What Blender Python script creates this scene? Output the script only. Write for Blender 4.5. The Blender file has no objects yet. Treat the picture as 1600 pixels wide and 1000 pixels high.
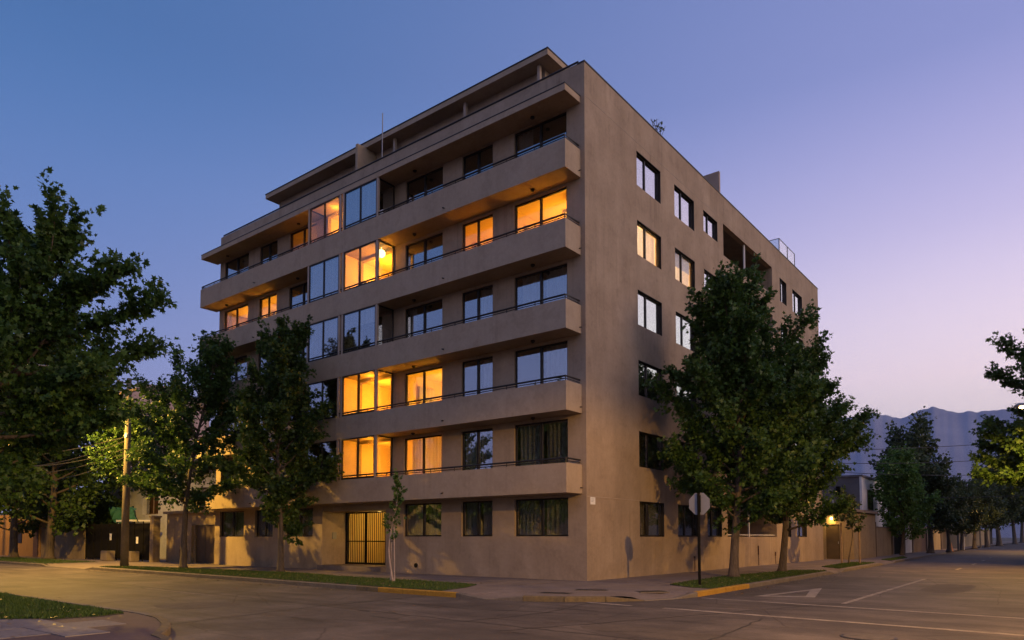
import bpy, math, random
import numpy as np
R = math.radians
scene = bpy.context.scene
COL = scene.collection

# ------------------------------------------------------------------ camera
cam_d = bpy.data.cameras.new('camera'); cam = bpy.data.objects.new('camera', cam_d); COL.objects.link(cam)
cam_d.sensor_fit = 'HORIZONTAL'; cam_d.sensor_width = 36; cam_d.lens = 24.99
cam_d.shift_x = 0.0035; cam_d.shift_y = 0.177
cam_d.clip_start = 0.1; cam_d.clip_end = 60000
cam.location = (12.3514, -19.7043, 1.4157)
cam.rotation_euler = (math.pi/2 + 0.0508, 0, 0.6697)
scene.camera = cam

# ------------------------------------------------------------------ sky after sunset
SUN_AZ = R(75)                                  # azimuth of the afterglow, from +Y towards +X
world = bpy.data.worlds.new('World'); scene.world = world; world.use_nodes = True
wn, wl = world.node_tree.nodes, world.node_tree.links
wn.clear()
tc = wn.new('ShaderNodeTexCoord')
sep = wn.new('ShaderNodeSeparateXYZ'); wl.new(tc.outputs['Generated'], sep.inputs[0])
def ramp(stops):
    r = wn.new('ShaderNodeValToRGB'); el = r.color_ramp.elements
    r.color_ramp.interpolation = 'B_SPLINE'
    while len(el) < len(stops): el.new(0.5)
    for e, (p, c) in zip(el, stops): e.position = p; e.color = (*c, 1)
    wl.new(sep.outputs['Z'], r.inputs[0]); return r
r_cool = ramp([(0, (.38,.36,.56)), (.12, (.29,.32,.56)), (.26, (.15,.22,.47)), (.42, (.085,.182,.42)), (.55, (.042,.128,.315)), (1, (.045,.10,.25))])
r_side = ramp([(0, (1.15,.76,.62)), (.12, (1.10,.82,.73)), (.23, (.98,.80,.86)), (.36, (.53,.47,.73)), (.52, (.215,.25,.53)), (1, (.06,.12,.29))])
r_glow = ramp([(0, (1.9,1.0,.5)), (.12, (1.75,1.1,.72)), (.26, (1.4,1.05,.88)), (.42, (.80,.66,.80)), (.65, (.26,.28,.54)), (1, (.06,.12,.31))])
dot = wn.new('ShaderNodeVectorMath'); dot.operation = 'DOT_PRODUCT'
flat = wn.new('ShaderNodeCombineXYZ'); wl.new(sep.outputs['X'], flat.inputs[0]); wl.new(sep.outputs['Y'], flat.inputs[1])
nrm = wn.new('ShaderNodeVectorMath'); nrm.operation = 'NORMALIZE'; wl.new(flat.outputs[0], nrm.inputs[0])
wl.new(nrm.outputs[0], dot.inputs[0]); dot.inputs[1].default_value = (math.sin(SUN_AZ), math.cos(SUN_AZ), 0)
def maprange(a, b):
    m = wn.new('ShaderNodeMapRange'); m.interpolation_type = 'SMOOTHSTEP'
    m.inputs['From Min'].default_value = a; m.inputs['From Max'].default_value = b
    wl.new(dot.outputs['Value'], m.inputs['Value']); return m
m1, m2 = maprange(-.98, .40), maprange(.2, 1.0)
mixa = wn.new('ShaderNodeMixRGB'); wl.new(m1.outputs[0], mixa.inputs[0]); wl.new(r_cool.outputs[0], mixa.inputs[1]); wl.new(r_side.outputs[0], mixa.inputs[2])
mixb = wn.new('ShaderNodeMixRGB'); wl.new(m2.outputs[0], mixb.inputs[0]); wl.new(mixa.outputs[0], mixb.inputs[1]); wl.new(r_glow.outputs[0], mixb.inputs[2])
bg = wn.new('ShaderNodeBackground'); bg.inputs['Strength'].default_value = 1.33
wo = wn.new('ShaderNodeOutputWorld'); wl.new(mixb.outputs[0], bg.inputs[0]); wl.new(bg.outputs[0], wo.inputs[0])

# last afterglow of the sun that has just set behind the roofs to the right
sun_d = bpy.data.lights.new('sun', 'SUN'); sun_d.energy = 1.6; sun_d.angle = R(35); sun_d.color = (1, .60, .40)
sun = bpy.data.objects.new('sun', sun_d); COL.objects.link(sun)
sun.rotation_euler = (R(90-12), 0, math.pi - SUN_AZ)

vs = scene.view_settings
vs.view_transform = 'Standard'; vs.look = 'None'; vs.exposure = 0.0; vs.gamma = 1; vs.use_curve_mapping = False
scene.render.engine = 'CYCLES'
scene.cycles.max_bounces = 8; scene.cycles.diffuse_bounces = 3; scene.cycles.glossy_bounces = 2
scene.cycles.transparent_max_bounces = 12; scene.cycles.volume_bounces = 0
scene.cycles.sample_clamp_indirect = 6; scene.cycles.use_denoising = True
scene.cycles.caustics_reflective = False; scene.cycles.caustics_refractive = False

# ------------------------------------------------------------------ materials
def new_mat(name):
    m = bpy.data.materials.new(name); m.use_nodes = True
    nt = m.node_tree; return m, nt.nodes, nt.links, nt.nodes['Principled BSDF']
def ramp_node(n, stops):
    r = n.new('ShaderNodeValToRGB'); el = r.color_ramp.elements
    while len(el) < len(stops): el.new(0.5)
    for e, (p, c) in zip(el, stops): e.position = p; e.color = (*c, 1)
    return r
def noise(n, l, vec, scale, detail=5, rough=.6):
    t = n.new('ShaderNodeTexNoise'); t.inputs['Scale'].default_value = scale; t.inputs['Detail'].default_value = detail
    t.inputs['Roughness'].default_value = rough
    if vec: l.new(vec, t.inputs['Vector'])
    return t.outputs['Fac']
def mapping(n, l, scale=(1,1,1), kind='Position'):
    if kind == 'Position': src = n.new('ShaderNodeNewGeometry').outputs['Position']
    else: src = n.new('ShaderNodeTexCoord').outputs[kind]
    mp = n.new('ShaderNodeMapping'); mp.inputs['Scale'].default_value = scale; l.new(src, mp.inputs[0]); return mp.outputs[0]
def mul(n, l, a, b, fac=1, mode='MULTIPLY'):
    m = n.new('ShaderNodeMixRGB'); m.blend_type = mode; m.inputs[0].default_value = fac
    for s, i in ((a, 1), (b, 2)):
        if isinstance(s, tuple): m.inputs[i].default_value = (*s, 1)
        else: l.new(s, m.inputs[i])
    return m.outputs[0]
def bump(n, l, p, h, strength, dist=.01):
    b = n.new('ShaderNodeBump'); b.inputs['Strength'].default_value = strength; b.inputs['Distance'].default_value = dist
    l.new(h, b.inputs['Height']); l.new(b.outputs[0], p.inputs['Normal'])
def plain(name, col, rough=.6, metal=0, var=.15, vscale=3, bmp=0, bscale=60, spec=.4):
    m, n, l, p = new_mat(name)
    v = mapping(n, l)
    f = noise(n, l, v, vscale)
    r = ramp_node(n, [(.25, tuple(c*(1-var) for c in col)), (.75, tuple(min(1, c*(1+var)) for c in col))]); l.new(f, r.inputs[0])
    l.new(r.outputs[0], p.inputs['Base Color']); p.inputs['Roughness'].default_value = rough; p.inputs['Metallic'].default_value = metal
    p.inputs['Specular IOR Level'].default_value = spec
    if bmp: bump(n, l, p, noise(n, l, v, bscale, 3), bmp)
    return m
def emit(name, col, s):
    m, n, l, p = new_mat(name)
    p.inputs['Base Color'].default_value = (*col, 1); p.inputs['Emission Color'].default_value = (*col, 1); p.inputs['Emission Strength'].default_value = s
    return m
def stucco(name, c0, c1, streak=.35):
    m, n, l, p = new_mat(name)
    v = mapping(n, l)
    r = ramp_node(n, [(.3, c0), (.7, c1)]); l.new(noise(n, l, v, .55, 8, .68), r.inputs[0])
    sv = mapping(n, l, (1.3, 1.3, .22))
    s = ramp_node(n, [(.30, (1-streak*.5,)*3), (.66, (1, 1, 1))]); l.new(noise(n, l, sv, .8, 5, .55), s.inputs[0])
    fv = ramp_node(n, [(.3, (.86, .86, .86)), (.7, (1.0, 1.0, 1.0))]); l.new(noise(n, l, v, 9, 5, .7), fv.inputs[0])
    dr = ramp_node(n, [(.50, (1, 1, 1)), (.72, (1-streak*.75, 1-streak*.78, 1-streak*.8))]); l.new(noise(n, l, mapping(n, l, (5.5, 5.5, .10)), 1.0, 6, .6), dr.inputs[0])
    mk = ramp_node(n, [(.46, (0, 0, 0)), (.62, (1, 1, 1))]); l.new(noise(n, l, v, .33, 5, .6), mk.inputs[0])
    dm = n.new('ShaderNodeMixRGB'); l.new(mk.outputs[0], dm.inputs[0]); dm.inputs[1].default_value = (1, 1, 1, 1); l.new(dr.outputs[0], dm.inputs[2])
    bl = ramp_node(n, [(.40, (.91, .905, .90)), (.47, (1, 1, 1)), (.60, (1, 1, 1)), (.66, (1.05, 1.045, 1.04))]); l.new(noise(n, l, v, 1.7, 7, .72), bl.inputs[0])
    c = mul(n, l, r.outputs[0], s.outputs[0]); c = mul(n, l, c, fv.outputs[0]); c = mul(n, l, c, dm.outputs[0]); c = mul(n, l, c, bl.outputs[0])
    l.new(c, p.inputs['Base Color']); p.inputs['Roughness'].default_value = .9; p.inputs['Specular IOR Level'].default_value = .15
    bump(n, l, p, noise(n, l, v, 45, 4, .7), .55, .012)
    return m
M = {}
M['stucco'] = stucco('brown_stucco', (.33, .252, .182), (.455, .358, .268))
M['stucco_balcony'] = stucco('balcony_stucco', (.385, .298, .214), (.455, .362, .27), .2)
M['soffit'] = plain('soffit_paint', (.36, .28, .225), .85, 0, .12, 1.2, .2, 40, .1)
M['coping'] = plain('dark_metal_coping', (.035, .033, .032), .5, .3, .2)
M['frame'] = plain('dark_bronze_aluminium', (.028, .024, .022), .42, .5, .15)
M['rail'] = plain('dark_painted_steel', (.026, .022, .021), .5, .2, .25, 6)
M['post'] = plain('beige_enclosure_post', (.36, .29, .235), .6, 0, .1)
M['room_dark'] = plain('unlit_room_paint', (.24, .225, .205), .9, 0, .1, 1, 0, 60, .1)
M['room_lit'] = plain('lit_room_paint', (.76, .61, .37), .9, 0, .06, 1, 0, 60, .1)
M['parquet'] = plain('parquet_floor', (.20, .12, .065), .4, 0, .2)
M['lampglow'] = emit('ceiling_lamp_shade', (1, .74, .32), 4)
def glass_mat(name, base, k, tint=(.9, .92, .92)):
    m, n, l, p = new_mat(name); n.remove(p)
    ge = n.new('ShaderNodeNewGeometry'); dp = n.new('ShaderNodeVectorMath'); dp.operation = 'DOT_PRODUCT'
    l.new(ge.outputs['Normal'], dp.inputs[0]); l.new(ge.outputs['Incoming'], dp.inputs[1])
    ab = n.new('ShaderNodeMath'); ab.operation = 'ABSOLUTE'; l.new(dp.outputs['Value'], ab.inputs[0])
    om = n.new('ShaderNodeMath'); om.operation = 'SUBTRACT'; om.inputs[0].default_value = 1; l.new(ab.outputs[0], om.inputs[1])
    pw = n.new('ShaderNodeMath'); pw.operation = 'POWER'; l.new(om.outputs[0], pw.inputs[0]); pw.inputs[1].default_value = 4
    ma = n.new('ShaderNodeMath'); ma.operation = 'MULTIPLY_ADD'; ma.use_clamp = True
    l.new(pw.outputs[0], ma.inputs[0]); ma.inputs[1].default_value = k; ma.inputs[2].default_value = base
    t = n.new('ShaderNodeBsdfTransparent'); t.inputs[0].default_value = (*tint, 1)
    g = n.new('ShaderNodeBsdfGlossy'); g.inputs['Roughness'].default_value = .006; g.inputs[0].default_value = (.94, .95, .96, 1)
    nz = noise(n, l, mapping(n, l), .9, 2); b = n.new('ShaderNodeBump'); b.inputs['Strength'].default_value = .025; b.inputs['Distance'].default_value = .02
    l.new(nz, b.inputs['Height']); l.new(b.outputs[0], g.inputs['Normal'])
    mx = n.new('ShaderNodeMixShader'); l.new(ma.outputs[0], mx.inputs[0]); l.new(t.outputs[0], mx.inputs[1]); l.new(g.outputs[0], mx.inputs[2])
    l.new(mx.outputs[0], n['Material Output'].inputs[0]); return m
M['glass'] = glass_mat('window_glass', .32, 1.0)
M['glass_side'] = glass_mat('side_window_glass', .55, 1.0)
M['glass_lit'] = glass_mat('bay_glass', .05, .7)
M['glass_clear'] = glass_mat('clear_glass', .06, .9)
def cloth(name, col, tr=.45):
    m, n, l, p = new_mat(name); n.remove(p)
    v = mapping(n, l, (14, 14, .3))
    r = ramp_node(n, [(.3, tuple(c*.78 for c in col)), (.7, col)]); l.new(noise(n, l, v, 1, 3), r.inputs[0])
    d = n.new('ShaderNodeBsdfDiffuse'); t = n.new('ShaderNodeBsdfTranslucent')
    l.new(r.outputs[0], d.inputs[0]); l.new(r.outputs[0], t.inputs[0])
    mx = n.new('ShaderNodeMixShader'); mx.inputs[0].default_value = tr
    l.new(d.outputs[0], mx.inputs[1]); l.new(t.outputs[0], mx.inputs[2]); l.new(mx.outputs[0], n['Material Output'].inputs[0]); return m
M['curtain'] = cloth('cream_curtain', (.72, .66, .58))
M['curtain_grey'] = cloth('grey_curtain', (.62, .61, .62), .3)
M['blind'] = cloth('white_roller_blind', (.78, .75, .74), .4)
M['white'] = plain('white_paint', (.74, .73, .72), .6, 0, .08)
M['signback'] = plain('galvanised_sign_back', (.30, .30, .31), .5, .3, .12, 8)
def road_mat():
    m, n, l, p = new_mat('worn_concrete_road')
    v = mapping(n, l)
    r = ramp_node(n, [(.30, (.056, .048, .045)), (.5, (.102, .085, .077)), (.68, (.168, .140, .124))]); l.new(noise(n, l, v, .42, 9, .7), r.inputs[0])
    g = ramp_node(n, [(.3, (.72, .72, .72)), (.7, (1.05, 1.05, 1.05))]); l.new(noise(n, l, v, 22, 5, .75), g.inputs[0])
    st = ramp_node(n, [(.38, (.62, .62, .62)), (.55, (1, 1, 1))]); l.new(noise(n, l, mapping(n, l, (.25, 1.4, 1)), 1.1, 6, .6), st.inputs[0])
    vo = n.new('ShaderNodeTexVoronoi'); vo.feature = 'DISTANCE_TO_EDGE'; vo.inputs['Scale'].default_value = .33
    wv = n.new('ShaderNodeMixRGB'); wv.inputs[0].default_value = .12; l.new(v, wv.inputs[1])
    nt = n.new('ShaderNodeTexNoise'); nt.inputs['Scale'].default_value = 1.3; l.new(v, nt.inputs['Vector']); l.new(nt.outputs['Color'], wv.inputs[2]); l.new(wv.outputs[0], vo.inputs['Vector'])
    cr = ramp_node(n, [(.0, (.45, .43, .42)), (.006, (1, 1, 1))]); l.new(vo.outputs['Distance'], cr.inputs[0])
    c = mul(n, l, r.outputs[0], g.outputs[0]); c = mul(n, l, c, st.outputs[0], .7); c = mul(n, l, c, cr.outputs[0], .8)
    l.new(c, p.inputs['Base Color']); p.inputs['Roughness'].default_value = .78; p.inputs['Specular IOR Level'].default_value = .3
    bump(n, l, p, noise(n, l, v, 60, 4, .7), .5, .01); return m
M['road'] = road_mat()
def pave_mat(name, a, b, sc=.8):
    m, n, l, p = new_mat(name); v = mapping(n, l)
    r = ramp_node(n, [(.28, a), (.72, b)]); l.new(noise(n, l, v, sc, 8, .7), r.inputs[0])
    g = ramp_node(n, [(.3, (.75, .75, .75)), (.7, (1.04, 1.04, 1.04))]); l.new(noise(n, l, v, 14, 5, .75), g.inputs[0])
    l.new(mul(n, l, r.outputs[0], g.outputs[0]), p.inputs['Base Color']); p.inputs['Roughness'].default_value = .88; p.inputs['Specular IOR Level'].default_value = .2
    bump(n, l, p, noise(n, l, v, 55, 4, .7), .5, .008); return m
M['pave'] = pave_mat('worn_concrete_pavement', (.155, .122, .103), (.265, .215, .185))
M['slab'] = pave_mat('pale_paving_slab', (.19, .165, .155), (.27, .24, .225), 1.4)
M['pink_pave'] = pave_mat('dark_rose_pavement', (.105, .075, .068), (.165, .118, .105))
M['kerb'] = pave_mat('kerb_concrete', (.13, .11, .095), (.22, .19, .16), 2)
M['kerb_yellow'] = pave_mat('worn_yellow_kerb_paint', (.34, .185, .035), (.50, .285, .04), 2.5)
M['kerb_faded'] = pave_mat('faded_yellow_kerb_paint', (.12, .10, .075), (.20, .15, .078), 3.5)
M['paint'] = pave_mat('worn_white_road_paint', (.15, .125, .108), (.42, .37, .325), 2.6)
M['paint_faded'] = pave_mat('almost_gone_road_paint', (.14, .115, .1), (.30, .26, .23), 3)
M['patch'] = pave_mat('old_asphalt_patch', (.075, .063, .057), (.125, .105, .094), 2.0)
M['tar'] = plain('tar_joint', (.035, .031, .029), .8, 0, .3)
M['lid'] = plain('dusty_manhole_lid', (.095, .08, .07), .8, 0, .4, 7, .6, 30)
M['soil'] = plain('grass_soil', (.04, .045, .018), .95, 0, .35, 2)
M['iron'] = plain('cast_iron', (.035, .03, .027), .55, .4, .3, 12)
M['ground'] = plain('dry_ground', (.09, .08, .06), .95, 0, .3, .01)
def leaf_mat(name, dark, light, tr=.3):
    m, n, l, p = new_mat(name)
    a = n.new('ShaderNodeAttribute'); a.attribute_name = 'rnd'
    r = ramp_node(n, [(0, dark), (1, light)]); l.new(a.outputs['Fac'], r.inputs[0])
    l.new(r.outputs[0], p.inputs['Base Color']); p.inputs['Roughness'].default_value = .5; p.inputs['Specular IOR Level'].default_value = .35
    t = n.new('ShaderNodeBsdfTranslucent'); l.new(r.outputs[0], t.inputs[0])
    mx = n.new('ShaderNodeMixShader'); mx.inputs[0].default_value = tr; l.new(p.outputs[0], mx.inputs[1]); l.new(t.outputs[0], mx.inputs[2])
    l.new(mx.outputs[0], n['Material Output'].inputs[0]); return m
M['leaf'] = leaf_mat('sweetgum_leaf', (.028, .068, .014), (.078, .150, .028))
M['leaf_b'] = leaf_mat('plane_leaf', (.024, .056, .011), (.072, .124, .024))
M['leaf_c'] = leaf_mat('dusky_leaf', (.036, .056, .022), (.080, .108, .040))
M['leaf_bright'] = leaf_mat('fresh_leaf', (.06, .135, .025), (.13, .24, .05))
M['grass'] = leaf_mat('lawn_grass', (.026, .060, .007), (.075, .125, .018), .15)
def bark_mat(name, a, b):
    m, n, l, p = new_mat(name); v = mapping(n, l, (9, 9, 2))
    f = noise(n, l, v, 1.6, 6, .7); r = ramp_node(n, [(.3, a), (.7, b)]); l.new(f, r.inputs[0])
    l.new(r.outputs[0], p.inputs['Base Color']); p.inputs['Roughness'].default_value = .92; bump(n, l, p, f, .9, .03); return m
M['bark'] = bark_mat('grey_brown_bark', (.05, .038, .028), (.15, .115, .085))
M['limewash'] = bark_mat('limewashed_bark', (.24, .18, .15), (.48, .39, .34))
M['wood'] = bark_mat('weathered_stake', (.14, .09, .06), (.28, .20, .15))
M['pole_conc'] = pave_mat('pole_concrete', (.13, .11, .085), (.22, .185, .145), 1.5)
M['beige_wall'] = stucco('beige_wall_render', (.26, .20, .13), (.36, .28, .18), .3)
M['white_wall'] = stucco('dirty_white_render', (.44, .44, .48), (.62, .62, .66), .3)
M['grey_wall'] = stucco('grey_house_render', (.16, .155, .16), (.21, .205, .215), .15)
M['pink_wall'] = stucco('pinkish_tower_render', (.42, .30, .27), (.52, .38, .34), .12)
M['tile'] = plain('clay_roof_tile', (.17, .06, .045), .8, 0, .3, 5)
M['black_metal'] = plain('blackened_sheet_metal', (.009, .008, .0075), .85, 0, .3, 4, 0, 60, .08)
M['brown_gate'] = plain('brown_sheet_gate', (.085, .06, .035), .6, .2, .2, 3)
M['ochre_wall'] = stucco('ochre_wall_render', (.36, .21, .08), (.46, .28, .11), .2)
M['teal'] = plain('green_tarpaulin', (.02, .10, .07), .7, 0, .2)
M['rock'] = plain('mountain_rock', (.25, .235, .24), .95, 0, .25, .0009)
M['lobby'] = plain('lobby_paint', (.70, .52, .22), .85, 0, .08)
M['pot'] = plain('dark_planter', (.03, .026, .022), .6)
M['cable'] = plain('black_cable', (.03, .028, .026), .6)
M['orange'] = plain('orange_plastic', (.62, .20, .03), .5)
M['rust'] = plain('brown_door', (.10, .05, .03), .6)

# ------------------------------------------------------------------ mesh helpers
BOXF = [(0,3,2,1), (4,5,6,7), (0,1,5,4), (1,2,6,5), (2,3,7,6), (3,0,4,7)]
class MB:
    def __init__(s): s.v, s.f = [], []
    def add(s, vs, fs):
        k = len(s.v); s.v += [tuple(p) for p in vs]; s.f += [tuple(i+k for i in f) for f in fs]; return s
    def box(s, x0, x1, y0, y1, z0, z1):
        x0, x1 = sorted((x0, x1)); y0, y1 = sorted((y0, y1)); z0, z1 = sorted((z0, z1))
        return s.add([(x0,y0,z0),(x1,y0,z0),(x1,y1,z0),(x0,y1,z0),(x0,y0,z1),(x1,y0,z1),(x1,y1,z1),(x0,y1,z1)], BOXF)
    def tube(s, pts, rad, n=8, cap=True):
        pts = [np.array(p, float) for p in pts]
        if not hasattr(rad, '__len__'): rad = [rad]*len(pts)
        k = len(s.v); prev = None
        for i, p in enumerate(pts):
            d = pts[min(i+1, len(pts)-1)] - pts[max(i-1, 0)]; d /= (np.linalg.norm(d) or 1)
            if prev is None:
                a = np.array([1.,0,0]) if abs(d[0]) < .8 else np.array([0,1.,0])
            else: a = prev
            u = a - d*(a@d); u /= np.linalg.norm(u); w = np.cross(d, u); prev = u
            for j in range(n):
                t = 2*math.pi*j/n; s.v.append(tuple(p + rad[i]*(math.cos(t)*u + math.sin(t)*w)))
        for i in range(len(pts)-1):
            for j in range(n):
                a, b = k+i*n+j, k+i*n+(j+1) % n; s.f.append((a, b, b+n, a+n))
        if cap:
            s.f.append(tuple(range(k+n-1, k-1, -1))); e = k+(len(pts)-1)*n; s.f.append(tuple(range(e, e+n)))
        return s
    def poly(s, pts, z0, z1):
        n = len(pts); k = len(s.v)
        s.v += [(p[0], p[1], z0) for p in pts] + [(p[0], p[1], z1) for p in pts]
        s.f.append(tuple(range(k+n, k+2*n))); s.f.append(tuple(range(k+n-1, k-1, -1)))
        for i in range(n): j = (i+1) % n; s.f.append((k+i, k+j, k+n+j, k+n+i))
        return s
    def build(s, name, mat, parent=None, smooth=False, bevel=0):
        me = bpy.data.meshes.new(name); me.from_pydata(s.v, [], s.f); me.update()
        if mat: me.materials.append(M[mat] if isinstance(mat, str) else mat)
        if smooth: me.polygons.foreach_set('use_smooth', [True]*len(me.polygons))
        o = bpy.data.objects.new(name, me); COL.objects.link(o)
        if parent: o.parent = parent
        if bevel:
            b = o.modifiers.new('bevel', 'BEVEL'); b.width = bevel; b.segments = 2; b.limit_method = 'ANGLE'
        return o
def tag(o, label, cat, group=None):
    o['label'] = label; o['category'] = cat
    if group: o['group'] = group
    return o
def thing(name, label, cat, loc=(0,0,0), rz=0, group=None):
    o = bpy.data.objects.new(name, None); COL.objects.link(o); o.location = loc; o.rotation_euler = (0, 0, rz)
    return tag(o, label, cat, group)
def structure(o): o['kind'] = 'structure'; return o
def root(name):
    o = bpy.data.objects.new(name, None); COL.objects.link(o); return structure(o)
def shared(name, mesh_obj, loc, parent, rz=0):
    o = bpy.data.objects.new(name, mesh_obj.data); COL.objects.link(o); o.location = loc; o.rotation_euler = (0,0,rz); o.parent = parent; return o
def point_light(name, loc, power, col, rad=.1, parent=None):
    d = bpy.data.lights.new(name, 'POINT'); d.energy = power; d.color = col; d.shadow_soft_size = rad
    o = bpy.data.objects.new(name, d); COL.objects.link(o); o.location = loc
    if parent: o.parent = parent
    return o

# ------------------------------------------------------------------ ground, road, pavements
structure(MB().add([(-18000,-18000,-.3),(18000,-18000,-.3),(18000,18000,-.3),(-18000,18000,-.3)], [(0,1,2,3)]).build('ground', 'ground'))
road = structure(MB().add([(-260,-260,-.12),(260,-260,-.12),(260,320,-.12),(-260,320,-.12)], [(0,1,2,3)]).build('road', 'road'))

def arc(cx, cy, r, a0, a1, n=10): return [(cx+r*math.cos(R(a0+(a1-a0)*i/n)), cy+r*math.sin(R(a0+(a1-a0)*i/n))) for i in range(n+1)]
def resample(pl, step):
    out = [np.array(pl[0], float)]; carry = 0
    for a, b in zip(pl[:-1], pl[1:]):
        a, b = np.array(a, float), np.array(b, float); L = np.linalg.norm(b-a); t = step-carry
        while t < L: out.append(a+(b-a)*t/L); t += step
        carry = L-(t-step)
    out.append(np.array(pl[-1], float)); return out
def pavement(name, edge, far, drop, mat, label_kerb_mats, stone=1.0, kerbname='kerb'):
    """edge: kerb line walked with the block on its LEFT; far: closing points; drop(p)->0..1 dropped kerb; returns the pavement"""
    pts = resample(edge, .25); n = len(pts)
    nor = []
    for i in range(n):
        d = pts[min(i+1, n-1)]-pts[max(i-1, 0)]; d /= np.linalg.norm(d); nor.append(np.array([-d[1], d[0]]))
    mb = MB(); kw = .14
    ring0 = [(p+q*kw) for p, q in zip(pts, nor)]; ring1 = [(p+q*(kw+.95)) for p, q in zip(pts, nor)]
    z = [-.105*drop(p) for p in pts]
    mb.v = [(a[0], a[1], zz) for a, zz in zip(ring0, z)] + [(a[0], a[1], 0) for a in ring1] + [(a[0], a[1], 0) for a in far]
    mb.f = [(i, i+1, n+i+1, n+i) for i in range(n-1)] + [tuple(range(n, 2*n+len(far)))]
    pav = structure(mb.build(name, mat))
    kb = root(kerbname)
    k = max(1, int(round(stone/.25)))
    for i in range(0, n-1, k):
        j = min(i+k, n-1); a, b = pts[i], pts[j]; qa, qb = nor[i], nor[j]
        if np.linalg.norm(a-np.array([2, -3])) > 62: continue
        mid = pts[(i+j)//2]; t0 = .012-.108*drop(a); t1 = .012-.108*drop(b); g = (b-a)/np.linalg.norm(b-a)*.008
        a2, b2 = a+g, b-g; w = kw+.004
        vs = [(*a2, -.2), (*b2, -.2), (*(b2+qb*w), -.2), (*(a2+qa*w), -.2),
              (*(a2+qa*.018), t0), (*(b2+qb*.018), t1), (*(b2+qb*w), t1), (*(a2+qa*w), t0),
              (*a2, t0-.02), (*b2, t1-.02)]
        fs = [(0,1,9,8), (8,9,5,4), (4,5,6,7), (2,3,7,6), (0,8,4,7,3), (1,2,6,5,9)]
        MB().add(vs, fs).build('kerb_stone', label_kerb_mats(mid), kb)
    return pav
def ss(x, a, b): t = min(1, max(0, (x-a)/(b-a))); return t*t*(3-2*t)
def band(x, a, b, w=.5): return ss(x, a-w/2, a+w/2)*(1-ss(x, b-w/2, b+w/2))
edge_main = [(-250,-5.3), (-30,-5.35), (-12,-5.75), (-3,-6.22), (.6,-6.25)] + arc(.6, -2.1, 4.15, -90, 0, 12)[1:] + [(4.72,-1.0), (4.42,12), (3.95,28), (3.1,51), (1.6,110), (0,300)]
def drop_main(p):
    d = band(p[0], -30.2, -24.6) if p[1] < -3 and p[0] < -10 else 0
    if p[1] < -1.2 and p[0] > -.6:
        ang = math.degrees(math.atan2(p[1]+2.1, p[0]-.6))
        d = max(d, band(ang, -93, -76, 6) if p[0] > -.3 else 0, band(ang, -32, -9, 6))
    if p[0] > 2: d = max(d, band(p[1], 12.4, 14.6), band(p[1], 24.2, 28.0))
    return d
def kerb_main(p):
    if drop_main(p) > .3: return 'kerb'
    if p[1] < -5.5 and -4.2 < p[0] < .2: return 'kerb_yellow' if p[0] > -2.6 else 'kerb_faded'
    if p[0] > 4.2 and -1.9 < p[1] < 1.5: return 'kerb_yellow'
    if p[0] > .6 and p[1] < -2.4: return 'kerb_faded'
    return 'kerb'
pavement('pavement', edge_main, [(-60,300), (-250,300)], drop_main, 'pave', kerb_main)
edge_near = [(4.4,-200), (4.4,-18.2)] + arc(.4, -18.2, 4.0, 0, 60, 6)[1:] + [(1.9,-14.65), (1.25,-14.2), (.5,-13.82), (-.4,-13.52), (-1.4,-13.4), (-250,-13.2)]
pavement('pavement', edge_near, [(-250,-200)], lambda p: 0, 'pink_pave', lambda p: 'kerb_faded' if p[0] > -1.0 and p[1] > -16 else 'kerb', .5)
edge_right = [(-1.5,300), (9.4,110), (11.2,51), (12.0,28), (12.2,-2)] + arc(16.2, -2.2, 4, 180, 270, 8)[1:] + [(250,-6.2)]
pavement('pavement', edge_right, [(250,300)], lambda p: 0, 'pave', lambda p: 'kerb')
edge_back = [(250,-13.6), (19,-13.6)] + arc(17.5, -17.6, 4, 90, 180, 8) + [(13.5,-200)]
pavement('pavement', edge_back, [(250,-200)], lambda p: 0, 'pave', lambda p: 'kerb')

# paving slabs on the near corner and on the pavement in front of the building
near_pav = root('slab_paving')
for i in range(16):
    for j in range(3):
        x0 = -11.5+i*.9; y1 = -13.78-j*.62
        if x0+.9 > (-.2, 1.1, 1.9)[j] or (j == 0 and x0 < -1.3) or (j == 1 and x0 < -1.5) : continue
        MB().box(x0+.006, x0+.894, y1-.612, y1-.006, -.02, .008+random.Random(i*7+j).uniform(0, .006)).build('paving_slab', 'slab', near_pav)
for i in range(12):
    x0 = -12+i*1.05
    for j in (0, 1):
        MB().box(x0+.006, x0+1.044, -15.64-.75*j-.744, -15.64-.75*j, -.02, .007+random.Random(i*5+j).uniform(0, .006)).build('paving_slab', 'slab', near_pav)
front_pav = root('slab_paving')
rr = random.Random(3)
for i in range(22):
    for j in range(2):
        x0 = -23.6+i*1.05; y0 = -2.55+j*1.2
        MB().box(x0+.006, x0+1.044, y0+.006, y0+1.194, -.02, .006+rr.uniform(0, .006)).build('paving_slab', 'pave', front_pav)
for i in range(20):
    y0 = .15+i*1.35
    MB().box(.35, 1.5, y0+.006, y0+1.344, -.02, .006+rr.uniform(0, .006)).build('paving_slab', 'pave', front_pav)
    MB().box(1.512, 2.6, y0+.006, y0+1.344, -.02, .006+rr.uniform(0, .006)).build('paving_slab', 'pave', front_pav)

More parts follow.
